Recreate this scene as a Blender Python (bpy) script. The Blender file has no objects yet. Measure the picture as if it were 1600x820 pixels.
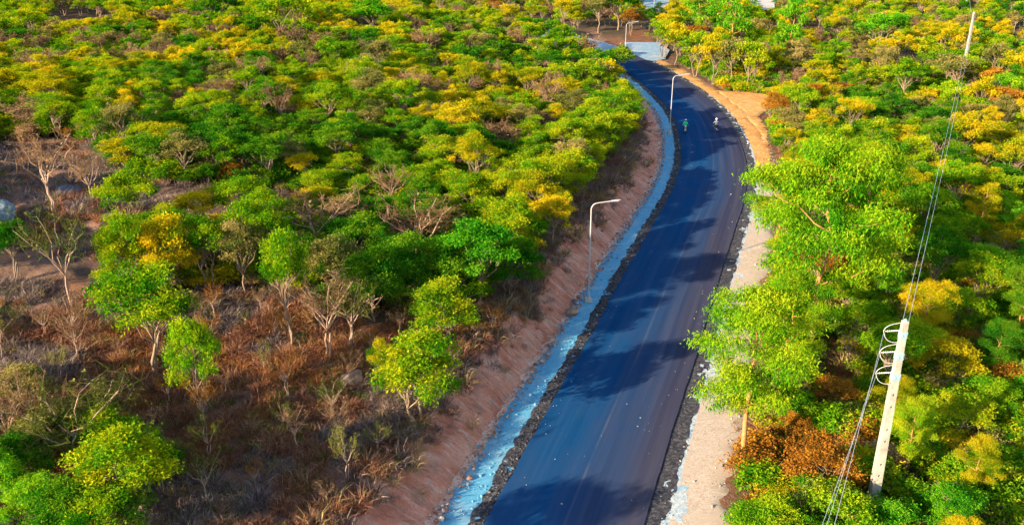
import bpy, bmesh, math, random
import numpy as np
from mathutils import Vector, Matrix

# ------------------------------------------------------------------ camera, sky, sun, exposure
SC = bpy.context.scene
COL = SC.collection
R = math.radians
CAM_H, CAM_F, PITCH = 28.5, 1400.0, R(22)
cam_data = bpy.data.cameras.new('camera')
cam_data.sensor_width = 36.0
cam_data.lens = CAM_F / 1600 * 36
cam_data.clip_end = 6000
cam = bpy.data.objects.new('camera', cam_data)
COL.objects.link(cam)
cam.location = (0, 0, CAM_H)
cam.rotation_euler = (R(90) - PITCH, 0, 0)
SC.camera = cam

SUN_EL = R(18.5)
SUN_AZ = math.atan2(-0.80, -0.60)
world = bpy.data.worlds.new('World')
SC.world = world
world.use_nodes = True
wn = world.node_tree
wn.nodes.clear()
sky = wn.nodes.new('ShaderNodeTexSky')
sky.sky_type = 'NISHITA'
sky.sun_disc = False
sky.sun_elevation = SUN_EL
sky.sun_rotation = SUN_AZ
sky.air_density = 1.0
sky.dust_density = 0.2
sky.ozone_density = 2.0
hs = wn.nodes.new('ShaderNodeHueSaturation')
hs.inputs['Saturation'].default_value = 0.8
bg = wn.nodes.new('ShaderNodeBackground')
bg.inputs['Strength'].default_value = 0.115
wo = wn.nodes.new('ShaderNodeOutputWorld')
wn.links.new(sky.outputs[0], hs.inputs['Color'])
wn.links.new(hs.outputs[0], bg.inputs['Color'])
wn.links.new(bg.outputs[0], wo.inputs['Surface'])

sun_data = bpy.data.lights.new('sun', 'SUN')
sun_data.energy = 5.0
sun_data.angle = R(0.55)
sun_data.color = (1.0, 0.81, 0.54)
sun = bpy.data.objects.new('sun', sun_data)
COL.objects.link(sun)
to_sun = Vector((math.sin(SUN_AZ) * math.cos(SUN_EL), math.cos(SUN_AZ) * math.cos(SUN_EL), math.sin(SUN_EL)))
sun.rotation_euler = (-to_sun).to_track_quat('-Z', 'Y').to_euler()
sun.location = to_sun * 200

SC.view_settings.view_transform = 'Standard'
SC.view_settings.look = 'None'
SC.view_settings.gamma = 1.0
SC.view_settings.exposure = 1.6
SC.render.engine = 'CYCLES'
SC.cycles.use_adaptive_sampling = True
SC.cycles.adaptive_threshold = 0.03
SC.cycles.max_bounces = 4
SC.cycles.diffuse_bounces = 2
SC.cycles.glossy_bounces = 2
SC.cycles.transmission_bounces = 2
SC.cycles.transparent_max_bounces = 4

rng = np.random.default_rng(7)
random.seed(7)

# ------------------------------------------------------------------ helpers
def hash2(ix, iy, seed):
    n = (ix.astype(np.int64) * 374761393 + iy.astype(np.int64) * 668265263 + seed * 974711) & 0x7fffffff
    n = ((n ^ (n >> 13)) * 1274126177) & 0x7fffffff
    n = n ^ (n >> 16)
    return (n & 0xffff) / 65535.0

def vnoise(x, y, seed=0):
    x = np.asarray(x, float); y = np.asarray(y, float)
    ix = np.floor(x); iy = np.floor(y)
    fx = x - ix; fy = y - iy
    fx = fx * fx * (3 - 2 * fx); fy = fy * fy * (3 - 2 * fy)
    a = hash2(ix, iy, seed); b = hash2(ix + 1, iy, seed)
    c = hash2(ix, iy + 1, seed); d = hash2(ix + 1, iy + 1, seed)
    return (a * (1 - fx) + b * fx) * (1 - fy) + (c * (1 - fx) + d * fx) * fy

def fbm(x, y, seed=0, octaves=4):
    t = 0; a = 1.0; s = 0
    for k in range(octaves):
        t = t + a * (vnoise(np.asarray(x) * 2 ** k + 17 * k, np.asarray(y) * 2 ** k - 9 * k, seed + k) - 0.5)
        s += a; a *= 0.5
    return t / s * 2

def fast_mesh(name, verts, quads, mats=(), attrs=None, smooth=False, mat_index=None):
    """verts (N,3); quads (M,3 or 4) array, or a list of faces."""
    me = bpy.data.meshes.new(name)
    verts = np.asarray(verts, dtype=np.float32)
    quads = np.asarray(quads, dtype=np.int32)
    k = quads.shape[1]
    me.vertices.add(len(verts)); me.vertices.foreach_set('co', verts.ravel())
    me.loops.add(quads.size); me.loops.foreach_set('vertex_index', quads.ravel())
    me.polygons.add(len(quads))
    me.polygons.foreach_set('loop_start', np.arange(0, quads.size, k, dtype=np.int32))
    me.polygons.foreach_set('loop_total', np.full(len(quads), k, dtype=np.int32))
    for m in mats: me.materials.append(m)
    if mat_index is not None: me.polygons.foreach_set('material_index', np.asarray(mat_index, dtype=np.int32))
    me.polygons.foreach_set('use_smooth', np.full(len(quads), smooth))
    if attrs:
        for an, (dom, vals) in attrs.items():
            at = me.attributes.new(an, 'FLOAT', dom)
            at.data.foreach_set('value', np.asarray(vals, dtype=np.float32))
    me.update(calc_edges=True)
    me.validate()
    return me

def link(name, me, parent=None, loc=None, rot=None, scl=None):
    o = bpy.data.objects.new(name, me)
    COL.objects.link(o)
    if parent is not None: o.parent = parent
    if loc is not None: o.location = loc
    if rot is not None: o.rotation_euler = rot
    if scl is not None: o.scale = scl
    return o

def tag(o, label=None, cat=None, group=None, kind=None):
    if label: o['label'] = label
    if cat: o['category'] = cat
    if group: o['group'] = group
    if kind: o['kind'] = kind
    return o

def thing(name, label, cat, loc, rz=0.0, group=None, scl=None):
    o = link(name, None, loc=loc, rot=(0, 0, rz), scl=scl)
    o.empty_display_size = 0.2
    return tag(o, label, cat, group)

class MB:
    """collects tubes, boxes and lathes; build() links ONE mesh object"""
    def __init__(self): self.v = []; self.f = []; self.n = 0
    def add(self, vs, fs):
        self.v += [tuple(p) for p in vs]
        self.f += [tuple(i + self.n for i in f) for f in fs]
        self.n += len(vs)
    def tube(self, pts, rad, n=8, cap=True):
        pts = [Vector(p) for p in pts]
        if not hasattr(rad, '__len__'): rad = [rad] * len(pts)
        vs = []; fs = []
        ref = None
        for i, p in enumerate(pts):
            t = (pts[min(i + 1, len(pts) - 1)] - pts[max(i - 1, 0)])
            if t.length < 1e-9: t = Vector((0, 0, 1))
            t.normalize()
            if ref is None: ref = Vector((1, 0, 0)) if abs(t.x) < 0.8 else Vector((0, 1, 0))
            a = (ref - t * ref.dot(t)).normalized(); b = t.cross(a); ref = a
            for k in range(n):
                w = 2 * math.pi * k / n
                vs.append(p + (a * math.cos(w) + b * math.sin(w)) * rad[i])
        for i in range(len(pts) - 1):
            for k in range(n):
                fs.append((i * n + k, i * n + (k + 1) % n, (i + 1) * n + (k + 1) % n, (i + 1) * n + k))
        if cap:
            fs.append(tuple(reversed(range(n)))); fs.append(tuple((len(pts) - 1) * n + k for k in range(n)))
        self.add(vs, fs); return self
    def box(self, c, s, M=None):
        vs = [Vector((x * s[0] / 2, y * s[1] / 2, z * s[2] / 2)) for x in (-1, 1) for y in (-1, 1) for z in (-1, 1)]
        if M is not None: vs = [M @ v for v in vs]
        vs = [v + Vector(c) for v in vs]
        self.add(vs, [(0, 1, 3, 2), (4, 6, 7, 5), (0, 4, 5, 1), (2, 3, 7, 6), (0, 2, 6, 4), (1, 5, 7, 3)]); return self
    def build(self, name, mat, parent=None, smooth=True, bevel=0.0, **kw):
        me = bpy.data.meshes.new(name)
        me.from_pydata(self.v, [], self.f)
        me.materials.append(mat)
        if smooth:
            me.polygons.foreach_set('use_smooth', [True] * len(me.polygons))
            me.set_sharp_from_angle(angle=R(38))
        me.update()
        o = link(name, me, parent, **kw)
        if bevel:
            b = o.modifiers.new('bevel', 'BEVEL'); b.width = bevel; b.segments = 2; b.limit_method = 'ANGLE'
        return o

# ------------------------------------------------------------------ materials
class NT:
    def __init__(self, name):
        self.m = bpy.data.materials.new(name); self.m.use_nodes = True
        self.t = self.m.node_tree; self.t.nodes.clear()
        self.out = self.t.nodes.new('ShaderNodeOutputMaterial')
    def n(self, typ, **kw):
        nd = self.t.nodes.new(typ)
        for k, v in kw.items(): setattr(nd, k, v)
        return nd
    def l(self, a, b): self.t.links.new(a, b)
    def noise(self, vec, scale, detail=4, rough=0.6):
        nd = self.n('ShaderNodeTexNoise'); nd.inputs['Scale'].default_value = scale
        nd.inputs['Detail'].default_value = detail; nd.inputs['Roughness'].default_value = rough
        if vec is not None: self.l(vec, nd.inputs['Vector'])
        return nd.outputs['Fac']
    def ramp(self, fac, stops, interp='LINEAR'):
        nd = self.n('ShaderNodeValToRGB'); cr = nd.color_ramp; cr.interpolation = interp
        while len(cr.elements) < len(stops): cr.elements.new(0.5)
        for e, (p, c) in zip(cr.elements, stops):
            e.position = p; e.color = tuple(c) + (1,) if len(c) == 3 else c
        self.l(fac, nd.inputs['Fac']); return nd.outputs['Color']
    def mix(self, fac, a, b, blend='MIX'):
        nd = self.n('ShaderNodeMix', data_type='RGBA', blend_type=blend)
        for s, v in ((nd.inputs[0], fac), (nd.inputs[6], a), (nd.inputs[7], b)):
            if hasattr(v, 'is_linked'): self.l(v, s)
            elif isinstance(v, (int, float)): s.default_value = v
            else: s.default_value = tuple(v) + (1,)
        return nd.outputs[2]
    def math(self, op, a, b=0.0):
        nd = self.n('ShaderNodeMath', operation=op)
        for s, v in ((nd.inputs[0], a), (nd.inputs[1], b)):
            if hasattr(v, 'is_linked'): self.l(v, s)
            else: s.default_value = v
        return nd.outputs[0]
    def attr(self, name): return self.n('ShaderNodeAttribute', attribute_name=name).outputs['Fac']
    def bsdf(self, color, rough=0.8, bump=None, bstr=0.3, bdist=0.05, metal=0.0, spec=0.4):
        p = self.n('ShaderNodeBsdfPrincipled')
        if hasattr(color, 'is_linked'): self.l(color, p.inputs['Base Color'])
        else: p.inputs['Base Color'].default_value = tuple(color) + (1,)
        if hasattr(rough, 'is_linked'): self.l(rough, p.inputs['Roughness'])
        else: p.inputs['Roughness'].default_value = rough
        p.inputs['Metallic'].default_value = metal
        p.inputs['Specular IOR Level'].default_value = spec
        if bump is not None:
            b = self.n('ShaderNodeBump'); b.inputs['Strength'].default_value = bstr; b.inputs['Distance'].default_value = bdist
            self.l(bump, b.inputs['Height']); self.l(b.outputs[0], p.inputs['Normal'])
        self.l(p.outputs[0], self.out.inputs['Surface'])
        return p
    def objco(self): return self.n('ShaderNodeTexCoord').outputs['Object']
    def uv(self): return self.n('ShaderNodeUVMap', uv_map='UVMap').outputs[0]
    def mapping(self, vec, scale):
        m = self.n('ShaderNodeMapping'); m.inputs['Scale'].default_value = scale
        self.l(vec, m.inputs['Vector']); return m.outputs[0]

def simple(name, color, rough=0.6, metal=0.0, var=0.25, scale=6.0, spec=0.4):
    t = NT(name); co = t.objco()
    f = t.noise(co, scale, 5)
    a = tuple(c * (1 - var) for c in color); b = tuple(min(1, c * (1 + var)) for c in color)
    t.bsdf(t.ramp(f, [(0.3, a), (0.7, b)]), rough, bump=t.noise(co, scale * 8, 3), bstr=0.15, bdist=0.01, metal=metal, spec=spec)
    return t.m

def leaf_mat(name, lo, mid, hi, trans=0.4, rnd=0.2, rough=0.55):
    """lo / mid / hi: the leaf colours found in one crown (old, ordinary and young leaves), picked leaf by leaf; hi also paints sunlight on clump tops"""
    t = NT(name)
    tint = t.attr('tint')
    oi = t.n('ShaderNodeObjectInfo')
    sh = t.math('ADD', tint, t.math('MULTIPLY', t.math('SUBTRACT', oi.outputs['Random'], 0.5), rnd * 2))
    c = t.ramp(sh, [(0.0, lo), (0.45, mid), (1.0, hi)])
    p = t.n('ShaderNodeBsdfDiffuse'); t.l(c, p.inputs['Color'])
    tr = t.n('ShaderNodeBsdfTranslucent')
    hsv = t.n('ShaderNodeHueSaturation'); hsv.inputs['Value'].default_value = 1.25; hsv.inputs['Saturation'].default_value = 1.05
    t.l(c, hsv.inputs['Color']); t.l(hsv.outputs[0], tr.inputs['Color'])
    mx = t.n('ShaderNodeMixShader'); mx.inputs[0].default_value = trans
    t.l(p.outputs[0], mx.inputs[1]); t.l(tr.outputs[0], mx.inputs[2]); t.l(mx.outputs[0], t.out.inputs['Surface'])
    return t.m

M = {}
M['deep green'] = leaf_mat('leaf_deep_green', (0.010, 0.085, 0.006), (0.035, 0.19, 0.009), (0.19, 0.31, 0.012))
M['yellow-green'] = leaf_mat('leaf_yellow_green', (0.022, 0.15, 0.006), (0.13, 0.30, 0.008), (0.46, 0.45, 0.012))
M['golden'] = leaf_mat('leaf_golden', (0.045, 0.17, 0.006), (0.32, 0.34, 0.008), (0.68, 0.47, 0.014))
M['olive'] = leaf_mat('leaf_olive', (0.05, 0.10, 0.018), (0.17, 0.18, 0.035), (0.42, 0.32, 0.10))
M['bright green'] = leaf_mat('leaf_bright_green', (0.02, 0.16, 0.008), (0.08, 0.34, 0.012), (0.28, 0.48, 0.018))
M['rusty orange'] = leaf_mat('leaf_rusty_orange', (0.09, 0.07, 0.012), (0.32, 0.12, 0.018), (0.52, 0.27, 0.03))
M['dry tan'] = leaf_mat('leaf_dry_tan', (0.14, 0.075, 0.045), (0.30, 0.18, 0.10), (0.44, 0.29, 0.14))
M['lime'] = leaf_mat('leaf_lime', (0.03, 0.18, 0.006), (0.14, 0.34, 0.008), (0.42, 0.46, 0.014), trans=0.36)
M['bark'] = simple('bark_grey_brown', (0.26, 0.18, 0.12), 0.9, scale=9)
M['bark_orange'] = simple('bark_orange_tan', (0.42, 0.20, 0.07), 0.85, scale=7, var=0.35)
M['twig'] = simple('twig_pinkish_tan', (0.38, 0.25, 0.18), 0.9, scale=4)
M['grass_grey'] = leaf_mat('grass_grey_brown', (0.09, 0.065, 0.06), (0.22, 0.16, 0.145), (0.40, 0.31, 0.26), trans=0.2, rough=0.8)
M['grass_brown'] = leaf_mat('grass_red_brown', (0.12, 0.05, 0.03), (0.28, 0.125, 0.075), (0.46, 0.25, 0.15), trans=0.2, rough=0.8)
M['grass_orange'] = leaf_mat('grass_orange', (0.15, 0.06, 0.025), (0.34, 0.14, 0.055), (0.50, 0.26, 0.11), trans=0.25, rough=0.8)
M['grass_straw'] = leaf_mat('grass_straw', (0.13, 0.10, 0.04), (0.28, 0.20, 0.08), (0.42, 0.32, 0.15), trans=0.25, rough=0.8)
M['grass_green'] = leaf_mat('grass_green', (0.03, 0.07, 0.01), (0.08, 0.14, 0.02), (0.20, 0.22, 0.04), trans=0.3, rough=0.7)

def m_terrain():
    t = NT('ground_soil'); co = t.objco()
    n1 = t.noise(co, 0.12, 6); n2 = t.noise(co, 1.1, 6, 0.7); n3 = t.noise(co, 7.0, 4, 0.7)
    dry = t.ramp(n2, [(0.28, (0.08, 0.05, 0.04)), (0.48, (0.20, 0.125, 0.095)), (0.62, (0.28, 0.165, 0.12)), (0.78, (0.36, 0.26, 0.21))])
    red = t.ramp(n2, [(0.3, (0.14, 0.05, 0.02)), (0.55, (0.33, 0.13, 0.05)), (0.75, (0.48, 0.24, 0.10))])
    dark = t.ramp(n2, [(0.3, (0.03, 0.035, 0.018)), (0.6, (0.09, 0.075, 0.04)), (0.8, (0.16, 0.12, 0.06))])
    c = t.mix(t.attr('red'), dry, red)
    c = t.mix(t.attr('litter'), c, dark)
    c = t.mix(t.ramp(n1, [(0.35, (0, 0, 0)), (0.65, (0.5, 0.5, 0.5))]), c, (0.14, 0.075, 0.05))
    tk = t.ramp(t.math('ADD', t.attr('track'), t.math('MULTIPLY', t.math('SUBTRACT', n2, 0.5), 0.9)), [(0.4, (0, 0, 0)), (0.6, (1, 1, 1))])
    sand = t.ramp(t.math('ADD', t.math('MULTIPLY', n1, 0.5), t.math('MULTIPLY', n2, 0.5)), [(0.35, (0.50, 0.20, 0.05)), (0.5, (0.64, 0.33, 0.10)), (0.65, (0.72, 0.48, 0.22))])
    c = t.mix(tk, c, sand)
    c = t.mix(0.35, c, t.ramp(n3, [(0.3, (0.35, 0.35, 0.35)), (0.7, (1.0, 1.0, 1.0))]), 'MULTIPLY')
    t.bsdf(c, 0.95, bump=t.math('ADD', n2, t.math('MULTIPLY', n3, 0.6)), bstr=0.8, bdist=0.15, spec=0.15)
    return t.m
def m_asphalt():
    t = NT('asphalt_new'); uv = t.uv()
    st = t.noise(t.mapping(uv, (1.6, 0.035, 1)), 1.0, 5, 0.55)
    fine = t.noise(t.mapping(uv, (1, 1, 1)), 22.0, 3, 0.7)
    blot = t.noise(t.mapping(uv, (0.5, 0.16, 1)), 1.0, 5, 0.6)
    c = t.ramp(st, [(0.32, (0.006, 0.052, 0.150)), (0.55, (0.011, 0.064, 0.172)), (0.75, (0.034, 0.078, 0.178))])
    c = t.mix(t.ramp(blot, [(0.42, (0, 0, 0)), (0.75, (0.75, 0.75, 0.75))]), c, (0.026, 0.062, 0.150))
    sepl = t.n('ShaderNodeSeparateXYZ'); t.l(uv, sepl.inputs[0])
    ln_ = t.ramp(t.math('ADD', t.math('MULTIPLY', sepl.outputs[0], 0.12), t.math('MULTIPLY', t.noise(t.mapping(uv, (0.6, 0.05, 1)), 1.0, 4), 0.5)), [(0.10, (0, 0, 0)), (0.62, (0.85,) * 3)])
    c = t.mix(ln_, c, t.ramp(st, [(0.3, (0.040, 0.036, 0.062)), (0.7, (0.080, 0.068, 0.088))]))  # painted light: left stays shade-blue, right turns the purple-brown of sunlit asphalt
    # paver seam along the middle, dusty
    sep = t.n('ShaderNodeSeparateXYZ'); t.l(uv, sep.inputs[0])
    wob = t.math('MULTIPLY', t.math('SUBTRACT', t.noise(t.mapping(uv, (0.0, 0.08, 0)), 1.0, 3), 0.5), 0.25)
    d = t.math('ABSOLUTE', t.math('SUBTRACT', sep.outputs[0], wob))
    seam = t.ramp(d, [(0.02, (0.28, 0.28, 0.28)), (0.10, (0, 0, 0))])
    c = t.mix(t.math('MULTIPLY', seam, t.ramp(blot, [(0.4, (0.1,) * 3), (0.6, (0.8,) * 3)])), c, (0.20, 0.19, 0.20))
    c = t.mix(0.4, c, t.ramp(fine, [(0.3, (0.55,) * 3), (0.7, (1.15,) * 3)]), 'MULTIPLY')
    t.bsdf(c, t.ramp(st, [(0.3, (0.5,) * 3), (0.7, (0.72,) * 3)]), bump=fine, bstr=0.25, bdist=0.01, spec=0.0)
    return t.m
def m_gravel(name, stops, scale=9.0, patch=None, pc=(0.4, 0.3, 0.25)):
    t = NT(name); co = t.objco()
    v = t.n('ShaderNodeTexVoronoi'); v.inputs['Scale'].default_value = scale; t.l(co, v.inputs['Vector'])
    n = t.noise(co, 2.2, 6, 0.7)
    sx = t.n('ShaderNodeSeparateColor'); t.l(v.outputs['Color'], sx.inputs[0])
    c = t.ramp(t.math('ADD', t.math('MULTIPLY', sx.outputs[0], 0.5), t.math('MULTIPLY', n, 0.55)), stops)
    if patch: c = t.mix(t.ramp(t.noise(co, patch, 5, 0.65), [(0.5, (0, 0, 0)), (0.66, (0.85,) * 3)]), c, pc)
    t.bsdf(c, 0.9, bump=v.outputs['Distance'], bstr=0.3, bdist=0.02, spec=0.2)
    return t.m
def m_bank():
    t = NT('cut_bank_soil'); uv = t.uv()
    st = t.noise(t.mapping(uv, (0.9, 3.2, 1)), 1.0, 6, 0.72)
    n = t.noise(uv, 0.55, 6, 0.65); f = t.noise(uv, 9.0, 4, 0.7)
    c = t.ramp(n, [(0.3, (0.46, 0.13, 0.07)), (0.5, (0.70, 0.26, 0.16)), (0.7, (0.78, 0.40, 0.28))])
    c = t.mix(t.ramp(st, [(0.5, (0, 0, 0)), (0.68, (0.8,) * 3)]), c, (0.80, 0.54, 0.43))
    c = t.mix(t.ramp(st, [(0.28, (0.8,) * 3), (0.42, (0, 0, 0))]), c, (0.12, 0.05, 0.035))
    c = t.mix(t.ramp(t.noise(uv, 0.9, 5, 0.7), [(0.5, (0, 0, 0)), (0.68, (0.75,) * 3)]), c, (0.34, 0.22, 0.15))
    c = t.mix(0.5, c, t.ramp(f, [(0.3, (0.5,) * 3), (0.7, (1.1,) * 3)]), 'MULTIPLY')
    t.bsdf(c, 0.95, bump=t.math('ADD', st, t.math('MULTIPLY', f, 0.4)), bstr=0.9, bdist=0.12, spec=0.1)
    return t.m
M['terrain'] = m_terrain()
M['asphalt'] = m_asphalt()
M['rubble'] = m_gravel('rubble_dark', [(0.25, (0.022, 0.024, 0.034)), (0.6, (0.055, 0.05, 0.058)), (0.85, (0.13, 0.12, 0.125))], 7.0)
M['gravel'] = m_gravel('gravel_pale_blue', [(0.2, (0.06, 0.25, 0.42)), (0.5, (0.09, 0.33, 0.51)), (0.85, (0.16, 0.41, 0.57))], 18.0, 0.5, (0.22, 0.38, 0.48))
M['gravel_white'] = m_gravel('gravel_white', [(0.2, (0.20, 0.30, 0.40)), (0.5, (0.40, 0.46, 0.50)), (0.85, (0.62, 0.60, 0.56))], 14.0, 0.8, (0.16, 0.34, 0.48))
M['sand'] = m_gravel('sand_cream', [(0.2, (0.36, 0.26, 0.19)), (0.5, (0.49, 0.385, 0.30)), (0.85, (0.58, 0.48, 0.40))], 16.0, 0.5, (0.50, 0.38, 0.29))
M['sand_orange'] = m_gravel('sand_orange', [(0.2, (0.44, 0.17, 0.04)), (0.5, (0.62, 0.30, 0.08)), (0.85, (0.72, 0.44, 0.17))], 5.0, 0.35, (0.50, 0.20, 0.06))
M['dirt_pink'] = m_gravel('dirt_pinkish', [(0.2, (0.48, 0.22, 0.14)), (0.5, (0.70, 0.42, 0.31)), (0.85, (0.80, 0.58, 0.48))], 10.0, 0.6, (0.34, 0.15, 0.09))
M['concrete_pave'] = m_gravel('pale_pavement', [(0.2, (0.14, 0.25, 0.36)), (0.6, (0.22, 0.35, 0.47)), (0.85, (0.36, 0.44, 0.50))], 3.0, 0.3, (0.42, 0.40, 0.38))
M['far_yard'] = m_gravel('yard_paving', [(0.2, (0.40, 0.38, 0.36)), (0.6, (0.52, 0.50, 0.48)), (0.85, (0.62, 0.60, 0.58))], 1.0)
M['rock_blue'] = simple('rock_blue_grey', (0.13, 0.19, 0.23), 0.9, scale=3.5, var=0.7)
M['rock_tan'] = simple('rock_tan', (0.30, 0.19, 0.13), 0.9, scale=3.5, var=0.55)
M['rock_grey'] = simple('rock_grey', (0.11, 0.12, 0.15), 0.9, scale=3.5, var=0.7)
M['concrete'] = simple('pole_concrete', (0.40, 0.36, 0.29), 0.8, scale=1.6, var=0.35)
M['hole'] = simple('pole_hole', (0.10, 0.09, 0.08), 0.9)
M['galv'] = simple('galvanised_steel', (0.48, 0.46, 0.46), 0.45, metal=0.3, var=0.08)
M['clamp'] = simple('clamp_blue_grey', (0.30, 0.46, 0.52), 0.5, metal=0.2, var=0.1)
M['wire'] = simple('wire_aluminium', (0.55, 0.55, 0.55), 0.5, metal=0.3, var=0.05)
M['insul'] = simple('insulator_white', (0.60, 0.57, 0.53), 0.3, var=0.05)

# ------------------------------------------------------------------ road line and terrain height
W = 3.75                                   # half width of the asphalt
edge = [(0.5, 16), (2.2, 22), (4.3, 29), (6.5, 36.1), (8.9, 43.4), (10.7, 48.7), (12.3, 53.3), (14.9, 61.3), (18.0, 70.5), (21.2, 79.9),
        (23.8, 87.6), (26.2, 96.3), (27.7, 103.2), (28.9, 110.4), (29.8, 118), (30.4, 126), (30.5, 134), (30.0, 144), (28.8, 156), (27.0, 168),
        (25.0, 178), (22.6, 187), (19.0, 197), (14.5, 207), (9.0, 217), (2.0, 228), (-8, 242)]
edge = np.array(edge, float)
def catmull(p, step=0.5):
    out = []
    q = np.vstack([2 * p[0] - p[1], p, 2 * p[-1] - p[-2]])
    for i in range(1, len(q) - 2):
        n = max(2, int(np.linalg.norm(q[i + 1] - q[i]) / step))
        for t in np.linspace(0, 1, n, endpoint=False):
            a, b, c, d = q[i - 1], q[i], q[i + 1], q[i + 2]
            out.append(0.5 * (2 * b + (c - a) * t + (2 * a - 5 * b + 4 * c - d) * t * t + (3 * b - a - 3 * c + d) * t ** 3))
    out.append(p[-1]); return np.array(out)
RE = catmull(edge)
def tangents(p):
    t = np.gradient(p, axis=0)
    k = np.ones(9) / 9
    t = np.stack([np.convolve(np.pad(t[:, j], 4, mode='edge'), k, 'valid') for j in (0, 1)], 1)
    return t / np.linalg.norm(t, axis=1, keepdims=True)
TT = tangents(RE)
NRM = np.stack([TT[:, 1], -TT[:, 0]], 1)    # to the right
CL = RE - NRM * W
SL = np.concatenate([[0], np.cumsum(np.linalg.norm(np.diff(CL, axis=0), axis=1))])

def road_off(x, y):
    """signed distance to the road's middle line (+ = right of it) and the metre along it"""
    x = np.atleast_1d(np.asarray(x, float)).ravel(); y = np.atleast_1d(np.asarray(y, float)).ravel()
    s = np.empty(len(x)); al = np.empty(len(x))
    for i in range(0, len(x), 4000):
        X = x[i:i + 4000, None]; Y = y[i:i + 4000, None]
        d2 = (X - CL[None, :, 0]) ** 2 + (Y - CL[None, :, 1]) ** 2
        k = np.argmin(d2, 1); d = np.sqrt(d2[np.arange(len(k)), k])
        side = (x[i:i + 4000] - CL[k, 0]) * NRM[k, 0] + (y[i:i + 4000] - CL[k, 1]) * NRM[k, 1]
        s[i:i + 4000] = np.where(side >= 0, d, -d); al[i:i + 4000] = SL[k]
    return s, al

def sstep(a, b, x):
    t = np.clip((x - a) / (b - a), 0, 1); return t * t * (3 - 2 * t)
TOE, CREST = -(W + 2.8), -(W + 5.6)
def bank_h(al):
    return 0.6 + 1.15 * (1 - sstep(75, 135, al)) + 0.25 * np.sin(al * 0.23) + 0.5 * fbm(al / 3.2, al * 0, 23, 4)
def height_s(x, y, s, al):
    bh = bank_h(al)
    left = np.clip((TOE - s) / (TOE - CREST), 0, 1)
    z = bh * left ** 0.85
    beyond = np.clip(CREST - s, 0, None)
    z = z + 0.085 * np.minimum(beyond, 45) + np.where(beyond > 0, np.clip(beyond / 6, 0, 1) * (fbm(x / 9, y / 9, 3) * 0.8 + fbm(x / 2.2, y / 2.2, 5, 3) * 0.28), 0)
    rb = np.clip(s - (W + 3.6), 0, None)
    z = z - 0.13 * sstep(W, W + 1.0, s) - 0.30 * sstep(0, 3, rb) - 0.012 * np.minimum(rb, 60) + np.clip(rb / 5, 0, 1) * (fbm(x / 8, y / 8, 13) * 0.5 + fbm(x / 2, y / 2, 15, 3) * 0.18)
    far = np.hypot(x, y)
    z = z * (1 - 0.6 * sstep(300, 900, far))
    return z
def gh(x, y):
    s, al = road_off(x, y); return float(height_s(np.array([x]), np.array([y]), s, al)[0])

def ray(px, py):
    u = (px - 800) / CAM_F; v = (410 - py) / CAM_F
    return u, math.cos(PITCH) + v * math.sin(PITCH), -math.sin(PITCH) + v * math.cos(PITCH)
def on_ground(px, py):
    """the point of the ground that the photograph shows at this pixel"""
    dx, dy, dz = ray(px, py); z = 0.0
    for k in range(8):
        t = (z - CAM_H) / dz; z = 0.5 * z + 0.5 * gh(dx * t, dy * t)
    t = (z - CAM_H) / dz
    return Vector((dx * t, dy * t, gh(dx * t, dy * t)))
def flat(px, py, z=0.0):
    dx, dy, dz = ray(px, py); t = (z - CAM_H) / dz
    return dx * t, dy * t
def pix(x, y, z):
    dz = z - CAM_H
    d = y * math.cos(PITCH) - dz * math.sin(PITCH); v = y * math.sin(PITCH) + dz * math.cos(PITCH)
    d = np.maximum(d, 0.5)
    return 800 + CAM_F * x / d, 410 - CAM_F * v / d, d
def in_poly(px, py, poly):
    px = np.asarray(px, float); py = np.asarray(py, float); r = np.zeros(px.shape, bool)
    n = len(poly)
    for i in range(n):
        x0, y0 = poly[i]; x1, y1 = poly[(i + 1) % n]
        c = ((y0 > py) != (y1 > py)) & (px < (x1 - x0) * (py - y0) / (y1 - y0 + 1e-12) + x0)
        r ^= c
    return r

# ground zones, as outlines of the ground seen in the photograph
CLEAR_L = [(-400, 452), (60, 440), (150, 470), (330, 448), (470, 450), (560, 505), (640, 500), (760, 480), (900, 420), (930, 480), (560, 1000), (-400, 1000)]
STRIP_L = [(-60, 222), (140, 218), (200, 282), (340, 292), (480, 306), (470, 354), (330, 362), (195, 372), (165, 455), (-60, 455)]
GAP_UL = [(62, 50), (80, 26), (150, 26), (215, 42), (190, 58), (110, 66)]
CLEAR_R = [(1235, 545), (1335, 515), (1350, 640), (1270, 665)]
RUST_R = [(1195, 690), (1345, 690), (1350, 790), (1200, 790)]
TRACK_KEEP = [(1160, 330), (1188, 335), (1204, 270), (1212, 215), (1200, 192), (1222, 178), (1220, 156), (1140, 146), (1090, 138), (1050, 108), (1020, 92)]
TRACK_R = [(1165, 310), (1184, 310), (1194, 255), (1199, 205), (1186, 182), (1206, 168), (1208, 154), (1140, 144), (1090, 138), (1050, 108), (1020, 92)]
RED_R = [[(1220, 40), (1285, 45), (1285, 75), (1230, 75)], [(1530, 115), (1580, 118), (1580, 135), (1530, 135)]]
JUNC = [(905, 40), (1030, 70), (1040, 100), (985, 100), (905, 66)]
FAR_KEEP = [[(985, -40), (1060, -40), (1056, 44), (998, 40)], [(1156, -40), (1216, -40), (1214, 44), (1165, 40)]]
RED_FAR = [(930, 54), (1020, 52), (1022, 72), (960, 70)]

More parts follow.
